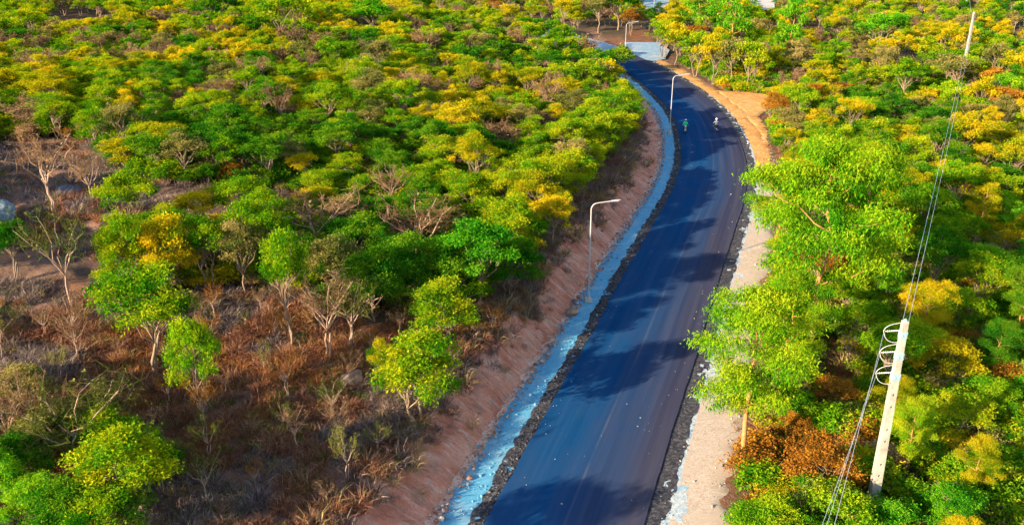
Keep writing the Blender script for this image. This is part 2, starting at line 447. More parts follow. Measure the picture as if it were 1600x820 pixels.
# ---- the ground sheet
def axis(lo, hi, step, far, grow=1.22):
    a = list(np.arange(lo, hi + 1e-6, step)); d = step
    x = a[-1]
    while x < far: d *= grow; x += d; a.append(x)
    d = step; x = a[0]
    while x > -far: d *= grow; x -= d; a.insert(0, x)
    return np.array(a)
gx = axis(-42, 50, 0.5, 3500); gy = axis(24, 150, 0.5, 3500)
GX, GY = np.meshgrid(gx, gy)
fx, fy = GX.ravel(), GY.ravel()
gs, gal = road_off(fx, fy)
gz = height_s(fx, fy, gs, gal)
mid_ = (gs > CREST - 0.15) & (gs < W + 3.0) & (fy > 12) & (fy < 245)
gz = np.where(mid_, np.minimum(gz, 0) - 0.35, gz)
bz = (gs > CREST - 0.1) & (gs < TOE + 0.6) & (fy < 245)
gz = np.where(bz, height_s(fx, fy, gs, gal) - 0.55, gz)
qx, qy, qd = pix(fx, fy, gz)
red = np.where(gs > 0, 0.25 + 0.5 * fbm(fx / 7, fy / 7, 31), 0.08 + 0.9 * np.clip(fbm(fx / 5, fy / 5, 33) - 0.05, 0, 1))
for pl in (CLEAR_R, RUST_R, RED_FAR, *RED_R, GAP_UL): red = np.where(in_poly(qx, qy, pl) & (fy > 20), 0.95, red)
litter = np.where(in_poly(qx, qy, CLEAR_L) | in_poly(qx, qy, STRIP_L) | in_poly(qx, qy, CLEAR_R) | in_poly(qx, qy, RUST_R) | in_poly(qx, qy, RED_FAR) | in_poly(qx, qy, RED_R[0]) | in_poly(qx, qy, RED_R[1]) | in_poly(qx, qy, GAP_UL), 0.0, 0.85)
litter = np.where((gs > CREST - 4) & (gs < 12) , 0.0, litter)
track = (in_poly(qx, qy, TRACK_R) & (fy > 60) & (gs > 0)).astype(float)
gz = np.where((track > 0) & ~mid_, -0.13 + 0.05 * fbm(fx, fy, 44), gz)
nx, ny = len(gx), len(gy)
ii = (np.arange(ny - 1)[:, None] * nx + np.arange(nx - 1)[None, :]).ravel()
quads = np.stack([ii, ii + 1, ii + 1 + nx, ii + nx], 1)
ground = link('ground', fast_mesh('ground', np.stack([fx, fy, gz], 1), quads, [M['terrain']], {'red': ('POINT', np.clip(red, 0, 1)), 'litter': ('POINT', litter), 'track': ('POINT', track)}, True))
tag(ground, kind='structure')

# ---- strips that follow the road
def strip(name, mat, s0, s1, z, a0=0.0, a1=None, step=0.5, cols=6, wob0=0.0, wob1=0.0, seed=1, zfun=None, thick=0.0, wl=1.3):
    a1 = SL[-1] if a1 is None else a1
    al = np.arange(a0, a1, step)
    cx = np.interp(al, SL, CL[:, 0]); cy = np.interp(al, SL, CL[:, 1])
    nxv = np.interp(al, SL, NRM[:, 0]); nyv = np.interp(al, SL, NRM[:, 1])
    l0 = (s0(al) if callable(s0) else s0) + wob0 * (fbm(al / wl, al * 0 + seed, seed, 3))
    l1 = (s1(al) if callable(s1) else s1) + wob1 * (fbm(al / wl, al * 0 + seed + 5, seed + 5, 3))
    V = []; UV = []
    for c in range(cols + 1):
        f = c / cols; s = l0 * (1 - f) + l1 * f
        x = cx + nxv * s; y = cy + nyv * s
        zz = (zfun(x, y, s, al, f) if zfun else np.zeros(len(al))) + z
        V.append(np.stack([x, y, zz], 1)); UV.append(np.stack([s, al], 1))
    if thick:
        for k, e in ((0, V[0]), (-1, V[-1])):
            b = e.copy(); b[:, 2] -= thick
            if k == 0: V.insert(0, b); UV.insert(0, UV[0])
            else: V.append(b); UV.append(UV[-1])
    nc = len(V); n = len(al)
    V = np.stack(V, 1).reshape(-1, 3); UV = np.stack(UV, 1).reshape(-1, 2)
    ii = (np.arange(n - 1)[:, None] * nc + np.arange(nc - 1)[None, :]).ravel()
    q = np.stack([ii, ii + 1, ii + 1 + nc, ii + nc], 1)
    me = fast_mesh(name, V, q, [mat], None, not thick)
    uvl = me.uv_layers.new(name='UVMap')
    li = np.empty(len(me.loops), dtype=np.int32); me.loops.foreach_get('vertex_index', li)
    uvl.data.foreach_set('uv', UV[li].astype(np.float32).ravel())
    return tag(link(name, me), kind='structure')
rough = lambda amp, sc, sd: (lambda x, y, s, al, f: amp * fbm(x / sc, y / sc, sd, 3))
END = 172.0
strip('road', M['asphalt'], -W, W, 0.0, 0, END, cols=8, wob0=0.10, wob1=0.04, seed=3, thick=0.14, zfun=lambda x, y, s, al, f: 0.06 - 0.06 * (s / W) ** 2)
strip('gravel_verge', M['gravel'], lambda a: -(W + 2.35) + 0 * a, -(W + 0.15), -0.085, wob0=0.28, wl=0.7, step=0.2, seed=11, zfun=rough(0.008, 0.5, 4))
strip('rubble_shoulder', M['rubble'], -(W + 0.85), -(W - 0.2), -0.075, 0, END, step=0.25, wob0=0.22, seed=21, wl=0.6, zfun=rough(0.03, 0.35, 5))
strip('dirt_verge', M['dirt_pink'], TOE - 0.5, -(W + 1.6), -0.125, wob0=0.1, seed=31, zfun=lambda x, y, s, al, f: 0.03 * fbm(x / 0.8, y / 0.8, 6, 3) + 0.10 * (1 - f) ** 2)
strip('sand_verge', M['sand'], W + 1.15, lambda a: W + 4.5 - 0.6 * sstep(30, 60, a) - 2.4 * sstep(80, 100, a), -0.115, 0, 102, wob1=0.9, seed=41, zfun=lambda x, y, s, al, f: 0.03 * fbm(x / 0.9, y / 0.9, 7, 3) + 0.045 - 0.30 * f ** 8)
strip('orange_verge', M['sand_orange'], W + 1.2, W + 3.6, -0.075, 84, 165, wob1=0.9, seed=45, zfun=lambda x, y, s, al, f: 0.04 * fbm(x / 0.9, y / 0.9, 7, 3) + 0.01 - 0.2 * f ** 5)
strip('white_gravel_verge', M['gravel_white'], W + 0.4, lambda a: W + 1.75 - 0.6 * sstep(70, 95, a), -0.08, wob1=0.35, wl=0.5, step=0.2, seed=51, zfun=rough(0.02, 0.5, 8))
strip('rubble_shoulder', M['rubble'], W - 0.2, W + 1.0, -0.07, 0, END, step=0.25, wob1=0.22, seed=61, wl=0.7, zfun=rough(0.02, 0.35, 9))
strip('cut_bank', m_bank(), lambda a: CREST - 0.7 + 0 * a, TOE + 0.25, 0.0, 2, 235, step=0.16, cols=16, wob0=1.6, wob1=0.6, seed=71, wl=1.6,
      zfun=lambda x, y, s, al, f: height_s(x, y, s, al) - 0.10 + np.sin(np.pi * f) * (0.42 * fbm(al / 0.5 + 0.8 * fbm(al / 3, s, 83), s / 1.4, 81, 4) + 0.34 * fbm(al / 1.9, s / 1.2, 82, 4)) + 0.05 * fbm(al / 0.3, s / 0.3, 84, 2))
# pale old pavement at the far junction
strip('old_road', M['concrete_pave'], -W - 0.3, W + 0.5, -0.02, END - 4, SL[-1], cols=4, wob0=0.4, wob1=0.6, seed=91)

def patch(name, mat, poly_px, z, zp=0.0):
    """a flat piece of ground with an uneven outline"""
    pts = [flat(*p, zp) for p in poly_px]
    bm = bmesh.new(); vs = []
    for i in range(len(pts)):
        a = Vector(pts[i]); b = Vector(pts[(i + 1) % len(pts)])
        k = max(1, int((b - a).length / 1.2))
        for j in range(k):
            p = a.lerp(b, j / k); w = 0.5 * float(fbm(p.x / 2, p.y / 2, 7))
            vs.append(bm.verts.new((p.x + w, p.y + w, z)))
    f = bm.faces.new(vs); bmesh.ops.triangulate(bm, faces=[f])
    me = bpy.data.meshes.new(name); bm.to_mesh(me); bm.free(); me.materials.append(mat)
    if me.polygons and me.polygons[0].normal.z < 0: me.flip_normals()
    return tag(link(name, me), kind='structure')
patch('far_road', M['concrete_pave'], [(985, -14), (1056, -14), (1054, 11), (1030, 13), (998, 9)], -0.45, zp=-0.45)
patch('far_verge', M['sand'], [(998, 9), (1030, 13), (1054, 11), (1052, 19), (1004, 19)], -0.5, zp=-0.5)
patch('far_yard', M['far_yard'], [(1158, -14), (1214, -14), (1210, 17), (1192, 16), (1172, 8)], -0.45, zp=-0.45)
patch('junction_pavement', M['concrete_pave'], [(1000, 92), (985, 80), (975, 66), (1030, 66), (1045, 78), (1040, 92), (1020, 96)], -0.035)

# ------------------------------------------------------------------ tree meshes
def unit(v): return v / np.maximum(np.linalg.norm(v, axis=-1, keepdims=True), 1e-9)
def leaf_cards(c, dirs, L, wd, tint, rs, droop=0.25):
    """one rhombic leaf, slightly folded, for every centre c"""
    n = len(c)
    up = unit(np.array([0, 0, 1.0]) + rs.normal(0, 0.45, (n, 3)))
    side = unit(np.cross(dirs, up)); nor = np.cross(side, dirs)
    L = L[:, None]; w = wd[:, None]
    a = c; t = c + dirs * L - np.array([0, 0, 1.0]) * L * droop
    m = c + dirs * L * 0.48 + nor * L * 0.05
    V = np.stack([a, m + side * w, t, m - side * w], 1).reshape(-1, 3)
    q = np.arange(4 * n).reshape(-1, 4)
    return V, q, tint
def crown_mesh(name, clumps, rosettes, leaves, L, rs, aspect=0.30, droop=0.25, ros_r=0.22, flat_=0.5, up_bias=0.35, sink=0.0):
    """clumps: (centre, radius). Each clump carries twig ends (rosettes), each twig end a fan of leaves."""
    C = []; RT = []
    zs = np.array([c[2] for c, r in clumps]); z0, z1 = zs.min(), zs.max() + 1e-3
    tot = sum(r * r for c, r in clumps)
    for c, r in clumps:
        k = max(3, int(rosettes * r * r / tot))
        d = unit(rs.normal(0, 1, (k, 3))); d[:, 2] = np.where(d[:, 2] < -0.25, -d[:, 2] * 0.8, d[:, 2])
        rad = r * (0.45 + 0.6 * rs.random(k) ** 0.5)[:, None]
        p = np.array(c) + d * rad * np.array([1, 1, flat_])
        C.append(p)
        RT.append(np.clip(rs.normal(0.40, 0.17) + 0.42 * d[:, 2] + rs.normal(0, 0.12, k), 0, 1))  # clump tops tinted yellower: young leaves, plus sunlight painted into the colour
    C = np.vstack(C); RT = np.concatenate(RT); k = len(C)
    idx = np.repeat(np.arange(k), leaves); n = len(idx)
    az = rs.random(n) * 2 * math.pi; el = rs.normal(up_bias, 0.5, n)
    d = np.stack([np.cos(az) * np.cos(el), np.sin(az) * np.cos(el), np.sin(el)], 1)
    c = C[idx] + rs.normal(0, ros_r, (n, 3)) * np.array([1, 1, 0.6])
    LL = L * rs.uniform(0.65, 1.3, n)
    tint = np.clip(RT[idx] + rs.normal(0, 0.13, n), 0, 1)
    V, q, tint = leaf_cards(c, d, LL, LL * aspect * rs.uniform(0.8, 1.2, n), tint, rs, droop)
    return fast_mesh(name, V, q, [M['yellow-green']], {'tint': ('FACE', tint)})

def bent(a, b, rs, n=4, amp=0.08, sag=0.0):
    a = np.array(a, float); b = np.array(b, float); L = np.linalg.norm(b - a)
    out = []
    for i in range(n + 1):
        t = i / n; p = a * (1 - t) + b * t
        if 0 < i < n: p = p + rs.normal(0, amp * L, 3) * np.array([1, 1, 0.4])
        p[2] += sag * L * math.sin(math.pi * t)
        out.append(p)
    return out
def mb_mesh(mb, name, mat):
    me = bpy.data.meshes.new(name); me.from_pydata(mb.v, [], mb.f); me.materials.append(mat)
    me.polygons.foreach_set('use_smooth', [True] * len(me.polygons)); me.update(); return me

def umbrella_tree(name, seed, h=4.6, cr=2.7, stems=2, dens=(150, 26), L=0.24, mat='bark', low=0.42, flat_=0.42, n_limb=9, trunk_n=6, zlo=0.66, zr=0.30):
    """small spreading tree with several stems and a crown of flat leafy clumps"""
    rs = np.random.default_rng(seed); mb = MB(); clumps = []
    fork = []
    for s in range(stems):
        a = rs.random() * 6.28; fh = h * rs.uniform(low * 0.8, low * 1.1)
        top = np.array([math.cos(a) * 0.28 * cr * (stems > 1), math.sin(a) * 0.28 * cr * (stems > 1), fh])
        mb.tube(bent((math.cos(a) * 0.08, math.sin(a) * 0.08, -0.35), top, rs, 4, 0.04), np.linspace(0.11, 0.07, 5) * h / 4.6, trunk_n, False); fork.append(top)
    ph0 = rs.random() * 6.28
    for i in range(n_limb):
        a = ph0 + i * 2.4; r = cr * math.sqrt((i + 0.3) / n_limb) * 0.80
        z = h * (zlo + zr * (1 - (r / cr) ** 1.6)) + rs.normal(0, 0.07 * h)
        tip = np.array([math.cos(a) * r, math.sin(a) * r, z])
        f = fork[i % stems]
        mb.tube(bent(f, tip, rs, 4, 0.06, 0.05), np.linspace(0.055, 0.018, 5) * h / 4.6, 4, False)
        clumps.append((tip + np.array([0, 0, 0.05 * h]), cr * rs.uniform(0.2, 0.36)))
        for j in range(2):
            b = tip + rs.normal(0, 0.22 * cr, 3) * np.array([1, 1, 0.5])
            mb.tube(bent(tip * 0.75 + f * 0.25, b, rs, 3, 0.06), [0.025, 0.018, 0.012, 0.008], 3, False)
            if j == 0: clumps.append((b, cr * rs.uniform(0.16, 0.26)))
    return mb_mesh(mb, name + '_trunk', M[mat]), crown_mesh(name + '_crown', clumps, dens[0], dens[1], L, rs, flat_=flat_)

def tall_tree(name, seed, h=11.0, cr=2.6, dens=(220, 30), L=0.26, mat='bark_orange', base=0.35, lean=0.0, aspect=0.2):
    """tall slim roadside tree: one straight trunk, rising limbs, drooping leaves in airy clumps"""
    rs = np.random.default_rng(seed); mb = MB(); clumps = []
    pts = bent((0, 0, -0.4), (lean * h, 0, h * 0.93), rs, 8, 0.012)
    rad = np.linspace(0.17, 0.03, 9) * h / 11
    mb.tube(pts, rad, 8, False)
    pts = np.array(pts)
    nl = 17
    for i in range(nl):
        t = base + (0.97 - base) * i / (nl - 1)
        p0 = np.array([np.interp(t * 8, range(9), pts[:, k]) for k in range(3)])
        a = i * 2.4 + rs.random()
        prof = math.sin(math.pi * min(1, 0.22 + 0.78 * (t - base) / (1 - base))) ** 0.7 + 0.12
        r = cr * prof * rs.uniform(0.55, 1.0)
        tip = p0 + np.array([math.cos(a) * r, math.sin(a) * r, r * rs.uniform(0.35, 0.8)])
        mb.tube(bent(p0, tip, rs, 4, 0.05, -0.05), np.linspace(0.05, 0.012, 5) * h / 11, 4, False)
        clumps.append((tip, cr * rs.uniform(0.24, 0.42)))
        mid = p0 * 0.45 + tip * 0.55 + rs.normal(0, 0.2, 3)
        clumps.append((mid, cr * rs.uniform(0.18, 0.3)))
    clumps.append((pts[-1], cr * 0.32))
    return mb_mesh(mb, name + '_trunk', M[mat]), crown_mesh(name + '_crown', clumps, dens[0], dens[1], L, rs, aspect=aspect, droop=0.55, flat_=0.85, up_bias=-0.05, ros_r=0.26)

def bush(name, seed, h=1.8, cr=1.6, dens=(190, 28), L=0.15):
    rs = np.random.default_rng(seed); mb = MB(); clumps = []
    for i in range(9):
        a = i * 2.4; r = cr * math.sqrt((i + 0.3) / 9) * 0.8
        tip = np.array([math.cos(a) * r, math.sin(a) * r, h * (0.45 + 0.4 * (1 - (r / cr) ** 2)) + rs.normal(0, 0.08 * h)])
        mb.tube(bent((rs.normal(0, 0.1), rs.normal(0, 0.1), -0.2), tip, rs, 3, 0.06), [0.045, 0.035, 0.025, 0.012], 4, False)
        clumps.append((tip, cr * rs.uniform(0.28, 0.45)))
    return mb_mesh(mb, name + '_trunk', M['bark']), crown_mesh(name + '_crown', clumps, dens[0], dens[1], L, rs, flat_=0.75)

def bare_tree(name, seed, h=3.6, cr=1.7, n=9, sub=9, leafy=60, trunk=0.35, tw=1.0, fan=1.0):
    """leafless vase of grey-pink branches; a few dry leaves hang on"""
    rs = np.random.default_rng(seed); mb = MB(); tw_mb = MB(); ends = []
    f = np.array([rs.normal(0, 0.05), rs.normal(0, 0.05), h * trunk])
    for s in range(2):
        mb.tube(bent((rs.normal(0, 0.06), rs.normal(0, 0.06), -0.3), f + rs.normal(0, 0.08, 3), rs, 4, 0.03), np.linspace(0.07, 0.045, 5) * h / 3.6, 5, False)
    for i in range(n):
        a = i * 2.4 + rs.random(); r = cr * rs.uniform(0.5, 1.0) * fan
        tip = np.array([math.cos(a) * r, math.sin(a) * r, h * rs.uniform(0.72, 1.0)])
        pts = bent(f, tip, rs, 4, 0.05, 0.06)
        mb.tube(pts, np.linspace(0.035, 0.012, 5) * h / 3.6, 4, False)
        for j in range(sub):
            t = rs.uniform(0.3, 1.0); k = min(3, int(t * 4)); p = pts[k] + (pts[k + 1] - pts[k]) * (t * 4 - k)
            e = p + unit(rs.normal(0, 1, 3) + np.array([math.cos(a) * 0.5, math.sin(a) * 0.5, 1.1])) * cr * rs.uniform(0.25, 0.6)
            q = bent(p, e, rs, 2, 0.08); tw_mb.tube(q, [0.016 * tw, 0.012 * tw, 0.006 * tw], 3, False)
            for m in range(4):
                e2 = q[1] + unit(rs.normal(0, 1, 3) + np.array([0, 0, 0.7])) * cr * rs.uniform(0.12, 0.34)
                tw_mb.tube([q[1] + (e - q[1]) * rs.random(), e2], [0.010 * tw, 0.005 * tw], 3, False); ends.append(e2)
            ends.append(e)
    V = np.array(tw_mb.v); F = tw_mb.f
    ends = np.array(ends); k = rs.integers(0, len(ends), leafy) if leafy else np.zeros(0, int)
    az = rs.random(leafy) * 6.28; d = np.stack([np.cos(az), np.sin(az), rs.normal(-0.2, 0.4, leafy)], 1)
    LV, LQ, _ = leaf_cards(ends[k] + rs.normal(0, 0.05, (leafy, 3)), unit(d), np.full(leafy, 0.16), np.full(leafy, 0.05), None, rs) if leafy else (np.zeros((0, 3)), np.zeros((0, 4), int), None)
    quads = np.vstack([np.array(F, int), LQ + len(V)]) if leafy else np.array(F, int)
    tint = np.concatenate([np.clip(rs.normal(0.4, 0.15, len(F)), 0, 1), np.clip(rs.normal(0.6, 0.25, leafy), 0, 1)])
    me = fast_mesh(name + '_crown', np.vstack([V, LV]), quads, [M['dry tan']], {'tint': ('FACE', tint)})
    return mb_mesh(mb, name + '_trunk', M['twig']), me

UMB = {'near': [umbrella_tree('umb', 100 + i, 4.6, 2.7, 1 + i % 3, (300, 30), 0.175, n_limb=12 + i % 3) for i in range(6)],
       'mid': [umbrella_tree('umbm', 120 + i, 4.6, 2.7, 1 + i % 3, (260, 26), 0.195, trunk_n=5, n_limb=12 + i % 3) for i in range(7)],
       'far': [umbrella_tree('umbf', 140 + i, 4.6, 2.7, 1 + i % 3, (190, 18), 0.28, trunk_n=4, n_limb=12 + i % 3) for i in range(6)]}
DOME = {'near': [umbrella_tree('dom', 200 + i, 5.6, 2.4, 1, (330, 32), 0.175, low=0.34, flat_=0.8, n_limb=11) for i in range(4)],
        'mid': [umbrella_tree('domm', 220 + i, 5.6, 2.4, 1, (280, 26), 0.20, low=0.34, flat_=0.8, n_limb=11, trunk_n=5) for i in range(4)],
        'far': [umbrella_tree('domf', 240 + i, 5.6, 2.4, 1, (190, 18), 0.29, low=0.34, flat_=0.8, n_limb=11, trunk_n=4) for i in range(4)]}
LOWT = {'near': [umbrella_tree('low', 260 + i, 4.4, 2.6, 2, (380, 30), 0.175, low=0.2, flat_=0.55, n_limb=17, zlo=0.36, zr=0.52) for i in range(4)],
        'mid': [umbrella_tree('lowm', 270 + i, 4.4, 2.6, 2, (310, 26), 0.195, low=0.2, flat_=0.55, n_limb=17, trunk_n=5, zlo=0.36, zr=0.52) for i in range(4)],
        'far': [umbrella_tree('lowf', 280 + i, 4.4, 2.6, 2, (210, 18), 0.28, low=0.2, flat_=0.55, n_limb=17, trunk_n=4, zlo=0.36, zr=0.52) for i in range(3)]}
TALL = {'near': [tall_tree('tal', 300 + i, 11, 2.7, (620, 48), 0.165) for i in range(3)],
        'mid': [tall_tree('talm', 320 + i, 11, 2.7, (330, 32), 0.25) for i in range(3)],
        'far': [tall_tree('talf', 340 + i, 11, 2.7, (150, 18), 0.42) for i in range(3)]}
BUSH = {'near': [bush('bus', 400 + i) for i in range(4)], 'mid': [bush('busm', 420 + i, dens=(100, 18), L=0.22) for i in range(3)], 'far': [bush('busf', 440 + i, dens=(60, 12), L=0.34) for i in range(2)]}
BARE = {'near': [bare_tree('bar', 500 + i) for i in range(4)], 'mid': [bare_tree('barm', 520 + i, tw=1.6, leafy=260, n=11) for i in range(3)], 'far': [bare_tree('barf', 540 + i, tw=2.4, sub=8, leafy=300, n=11) for i in range(3)]}

NAMES = {'thick': 'shrub', 'low': 'low_tree', 'umb': 'spreading_tree', 'dome': 'round_tree', 'tall': 'tall_tree', 'bush': 'shrub', 'bare': 'leafless_tree'}
CATS = {'thick': 'shrub', 'low': 'tree', 'umb': 'tree', 'dome': 'tree', 'tall': 'tree', 'bush': 'shrub', 'bare': 'tree'}
SETS = {'thick': LOWT, 'low': LOWT, 'umb': UMB, 'dome': DOME, 'tall': TALL, 'bush': BUSH, 'bare': BARE}
def with_mat(o, mat):
    o.material_slots[0].link = 'OBJECT'; o.material_slots[0].material = mat
def plant(kind, color, x, y, scl, rz=None, label=None, group=None, var=None, lod=None, sz=1.0, z=None):
    d = math.hypot(x, y)
    lod = lod or ('near' if d < 82 else 'mid' if d < 135 else 'far')
    ms = SETS[kind][lod]; tm, cm = ms[(var if var is not None else int(rng.integers(0, 99))) % len(ms)]
    rz = rng.random() * 6.28 if rz is None else rz
    o = thing(NAMES[kind], label, CATS[kind], (x, y, gh(x, y) if z is None else z), rz, group, (scl, scl, scl * sz))
    t = link('trunk', tm, o)
    c = link('crown', cm, o)
    if kind == 'bare':
        if color != 'dry tan': with_mat(c, M[color])
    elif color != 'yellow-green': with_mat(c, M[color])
    return o

# ------------------------------------------------------------------ single trees one can point to
placed = []                                  # (x, y, keep-out radius)
def at_px(kind, color, px, py, crown_px, label, group=None, h_px=None, **kw):
    """a tree whose foot the photograph shows at (px, py); crown_px is the width of its crown there"""
    p = on_ground(px, py); d = pix(p.x, p.y, p.z)[2]
    base = {'thick': 2.6, 'low': 2.6, 'umb': 2.7, 'dome': 2.4, 'tall': 2.7, 'bush': 1.6, 'bare': 1.7}[kind]
    hh = {'thick': 4.4, 'low': 4.4, 'umb': 4.6, 'dome': 5.6, 'tall': 11, 'bush': 1.8, 'bare': 3.6}[kind]
    s = crown_px * d / CAM_F / 2 / base / 1.08
    sz = 1.0
    if h_px:
        # real height from the pixel row of the top
        dy = math.cos(PITCH) + (410 - h_px) / CAM_F * math.sin(PITCH); dz = -math.sin(PITCH) + (410 - h_px) / CAM_F * math.cos(PITCH)
        top = CAM_H + dz * p.y / dy
        sz = max(0.35, (top - p.z) / (hh * 1.06) / s)
    placed.append((p.x, p.y, base * s * 0.75))
    return plant(kind, color, p.x, p.y, s, label=label, group=group, sz=sz, **kw)

at_px('low', 'yellow-green', 657, 660, 150, 'yellow-green spreading tree alone on the cut bank, nearest to the asphalt', h_px=528, var=0)
at_px('umb', 'golden', 604, 622, 58, 'slim sapling with golden crown and bare white stem beside the bank tree', h_px=545, var=3)
at_px('low', 'lime', 316, 650, 88, 'narrow lime-green tree standing alone in the brown clearing', h_px=488, var=1)
at_px('umb', 'yellow-green', 238, 582, 170, 'wide umbrella-shaped tree on a leaning trunk in the brown clearing', h_px=440, var=1)
at_px('low', 'yellow-green', 690, 540, 125, 'low yellow-green tree behind the lone tree of the cut bank', h_px=448, var=2)
at_px('umb', 'yellow-green', 459, 545, 92, 'tree with long bare twin stems and small crown at the clearing edge', h_px=366, var=4)
at_px('bare', 'dry tan', 514, 558, 115, 'leafless pinkish tree in the clearing beside the long-stemmed tree', h_px=425, var=0)
at_px('bare', 'olive', 551, 545, 100, 'thin leaning half-bare tree with olive leaves behind the pinkish leafless tree', h_px=440, var=1)
at_px('bare', 'rusty orange', 770, 522, 45, 'small dead sapling with rust leaves on top of the cut bank', h_px=470, var=2)
at_px('bare', 'olive', 110, 480, 120, 'half-bare olive tree at the edge of the clearing near the grey boulder', h_px=330, var=3)
at_px('umb', 'deep green', 22, 440, 80, 'dark green tree just in front of the grey boulder', h_px=352, var=5)
at_px('bare', 'dry tan', 82, 330, 110, 'bare grey tree with fine twigs behind the low flat rock', h_px=205, var=1)
at_px('bare', 'dry tan', 145, 318, 80, 'forked bare tree beside the low flat rock', h_px=235, var=2)
at_px('thick', 'yellow-green', 205, 805, 190, 'large leafy yellow-green shrub in the near corner of the clearing', h_px=680, var=0)
at_px('thick', 'deep green', 120, 850, 130, 'dark green shrub at the lower frame edge below the twiggy shrub', h_px=755, var=1)
at_px('thick', 'bright green', 5, 800, 105, 'vivid green shrub cut by the left frame edge', h_px=695, var=2)
at_px('bare', 'olive', 125, 745, 190, 'wide twiggy shrub with arching bare stems and olive leaves', h_px=600, var=0)
at_px('thick', 'olive', 70, 745, 130, 'olive shrub under the arching stems of the twiggy shrub', h_px=660, var=0)
at_px('thick', 'yellow-green', 178, 735, 120, 'sunny shrub behind the large leafy shrub', h_px=648, var=2)
at_px('thick', 'olive', 262, 728, 70, 'small olive shrub at the tip of the near-corner thicket', h_px=690, var=1)
at_px('bare', 'olive', 190, 690, 110, 'fine-twigged half-bare shrub at the back of the near-corner thicket', h_px=610, var=2)
at_px('thick', 'bright green', 60, 820, 100, 'bright green shrub at the lower frame edge beside the vivid green shrub', h_px=745, var=1)
at_px('thick', 'olive', 100, 712, 120, 'olive shrub in the heart of the near-corner thicket', h_px=622, var=3)
at_px('thick', 'deep green', 45, 772, 115, 'dark shrub of the near-corner thicket next to the vivid green shrub', h_px=690, var=0)
at_px('thick', 'yellow-green', 165, 862, 150, 'yellow-green shrub cut by the lower frame edge', h_px=765, var=1)
at_px('bare', 'dry tan', 70, 700, 130, 'pinkish bare branches over the near-corner thicket', h_px=592, var=1)
at_px('bare', 'dry tan', 20, 715, 110, 'pinkish leafless shrub at the left frame edge behind the vivid green shrub', h_px=600, var=3)
at_px('thick', 'olive', 40, 655, 110, 'low olive shrub behind the wide twiggy shrub', h_px=575, var=3)
at_px('thick', 'yellow-green', 140, 690, 110, 'low yellow-green shrub among the arching stems of the twiggy shrub', h_px=628, var=3)
at_px('thick', 'deep green', 255, 770, 80, 'small dark shrub behind the large leafy shrub', h_px=690, var=2)
for i, (px, py, w, top, col, txt) in enumerate([
        (205, 468, 90, 340, 'yellow-green', 'first tree from the boulder in the row along the clearing'),
        (262, 460, 110, 335, 'golden', 'golden-tipped tree second from the boulder in the row along the clearing'),
        (330, 455, 90, 345, 'yellow-green', 'third tree from the boulder in the row along the clearing'),
        (385, 465, 90, 360, 'olive', 'dull olive tree in the row along the clearing'),
        (408, 440, 110, 318, 'yellow-green', 'tree at the far end of the row along the clearing'),
        (585, 500, 110, 385, 'deep green', 'deep green tree behind the half-bare olive tree'),
        (640, 490, 130, 380, 'deep green', 'deep green tree at the head of the cut bank grove'),
        (700, 485, 120, 375, 'deep green', 'dense green tree in the middle of the cut bank grove'),
        (752, 478, 120, 360, 'bright green', 'bright green tree of the cut bank grove'),
        (800, 462, 105, 370, 'deep green', 'last green tree of the cut bank grove towards the nearest street lamp'),
        (655, 425, 150, 305, 'dry tan', 'half-dry tan tree above the cut bank grove'),
        (500, 400, 150, 300, 'dry tan', 'half-dry tan tree above the long-stemmed tree'),
        (865, 385, 70, 310, 'golden', 'golden low tree on the bank behind the nearest street lamp arm')]):
    at_px('bare' if col == 'dry tan' else 'low' if i in (0, 1, 5, 6, 7, 9) else 'dome' if i == 8 else 'umb', col, px, py, w, txt, h_px=top, var=i)

at_px('bare', 'dry tan', 691, 108, 34, 'pale bare tree standing out of the green canopy mid-hill', h_px=84, var=0)
at_px('umb', 'rusty orange', 866, 272, 30, 'small orange tree near the road, above the nearest street lamp', h_px=240, var=1)
at_px('bare', 'dry tan', 40, 130, 70, 'bare tan tree near the left frame edge on the upper hillside', h_px=90, var=1)
at_px('bare', 'dry tan', 436, 225, 62, 'dark bare tree in a gap of the middle hillside', h_px=190, var=2)
at_px('umb', 'golden', 200, 268, 90, 'golden tree at the rim of the open strip behind the boulder', h_px=220, var=3)
at_px('bare', 'dry tan', 275, 60, 110, 'wide tan bare tree by the upper red clearing', h_px=15, var=2)
# trees below the frame that shade the near asphalt
for i, (x, y) in enumerate([(-14.5, 24.5), (-9.5, 22.0)]):
    plant('umb', 'yellow-green', x, y, 1.1, label=['first', 'second', 'third'][i] + ' spreading tree below the lower frame edge, shading the near asphalt', group='trees below the frame'); placed.append((x, y, 2.0))
# roadside trees right of the road
at_px('tall', 'lime', 1157, 728, 165, 'tall roadside tree with orange trunk on the sand verge, nearest to the camera', h_px=432, var=0)
at_px('tall', 'lime', 1262, 556, 190, 'tallest tree with pale orange trunk right of the road bend', h_px=196, var=1)
at_px('tall', 'lime', 1225, 600, 110, 'slim lime tree close behind the nearest roadside tree', h_px=420, var=2)
at_px('tall', 'yellow-green', 1345, 425, 150, 'broad yellow-green tree behind the tallest tree', h_px=215, var=1)
at_px('tall', 'lime', 1210, 400, 95, 'lime roadside tree where the asphalt bend is tightest', h_px=250, var=2)
at_px('bare', 'olive', 1322, 575, 60, 'thin pale sapling in the rust-coloured opening right of the road', h_px=500, var=2)
at_px('thick', 'rusty orange', 1272, 790, 130, 'rust-orange shrub between the nearest roadside tree and the concrete pole', h_px=690, var=0)
at_px('thick', 'rusty orange', 1300, 640, 80, 'small rust shrub in the opening right of the road', h_px=590, var=1)
at_px('thick', 'rusty orange', 1236, 690, 60, 'low orange shrub behind the nearest roadside trunk', h_px=650, var=2)
at_px('thick', 'golden', 1215, 815, 70, 'golden shrub at the lower frame edge beside the sand verge', h_px=760, var=3)
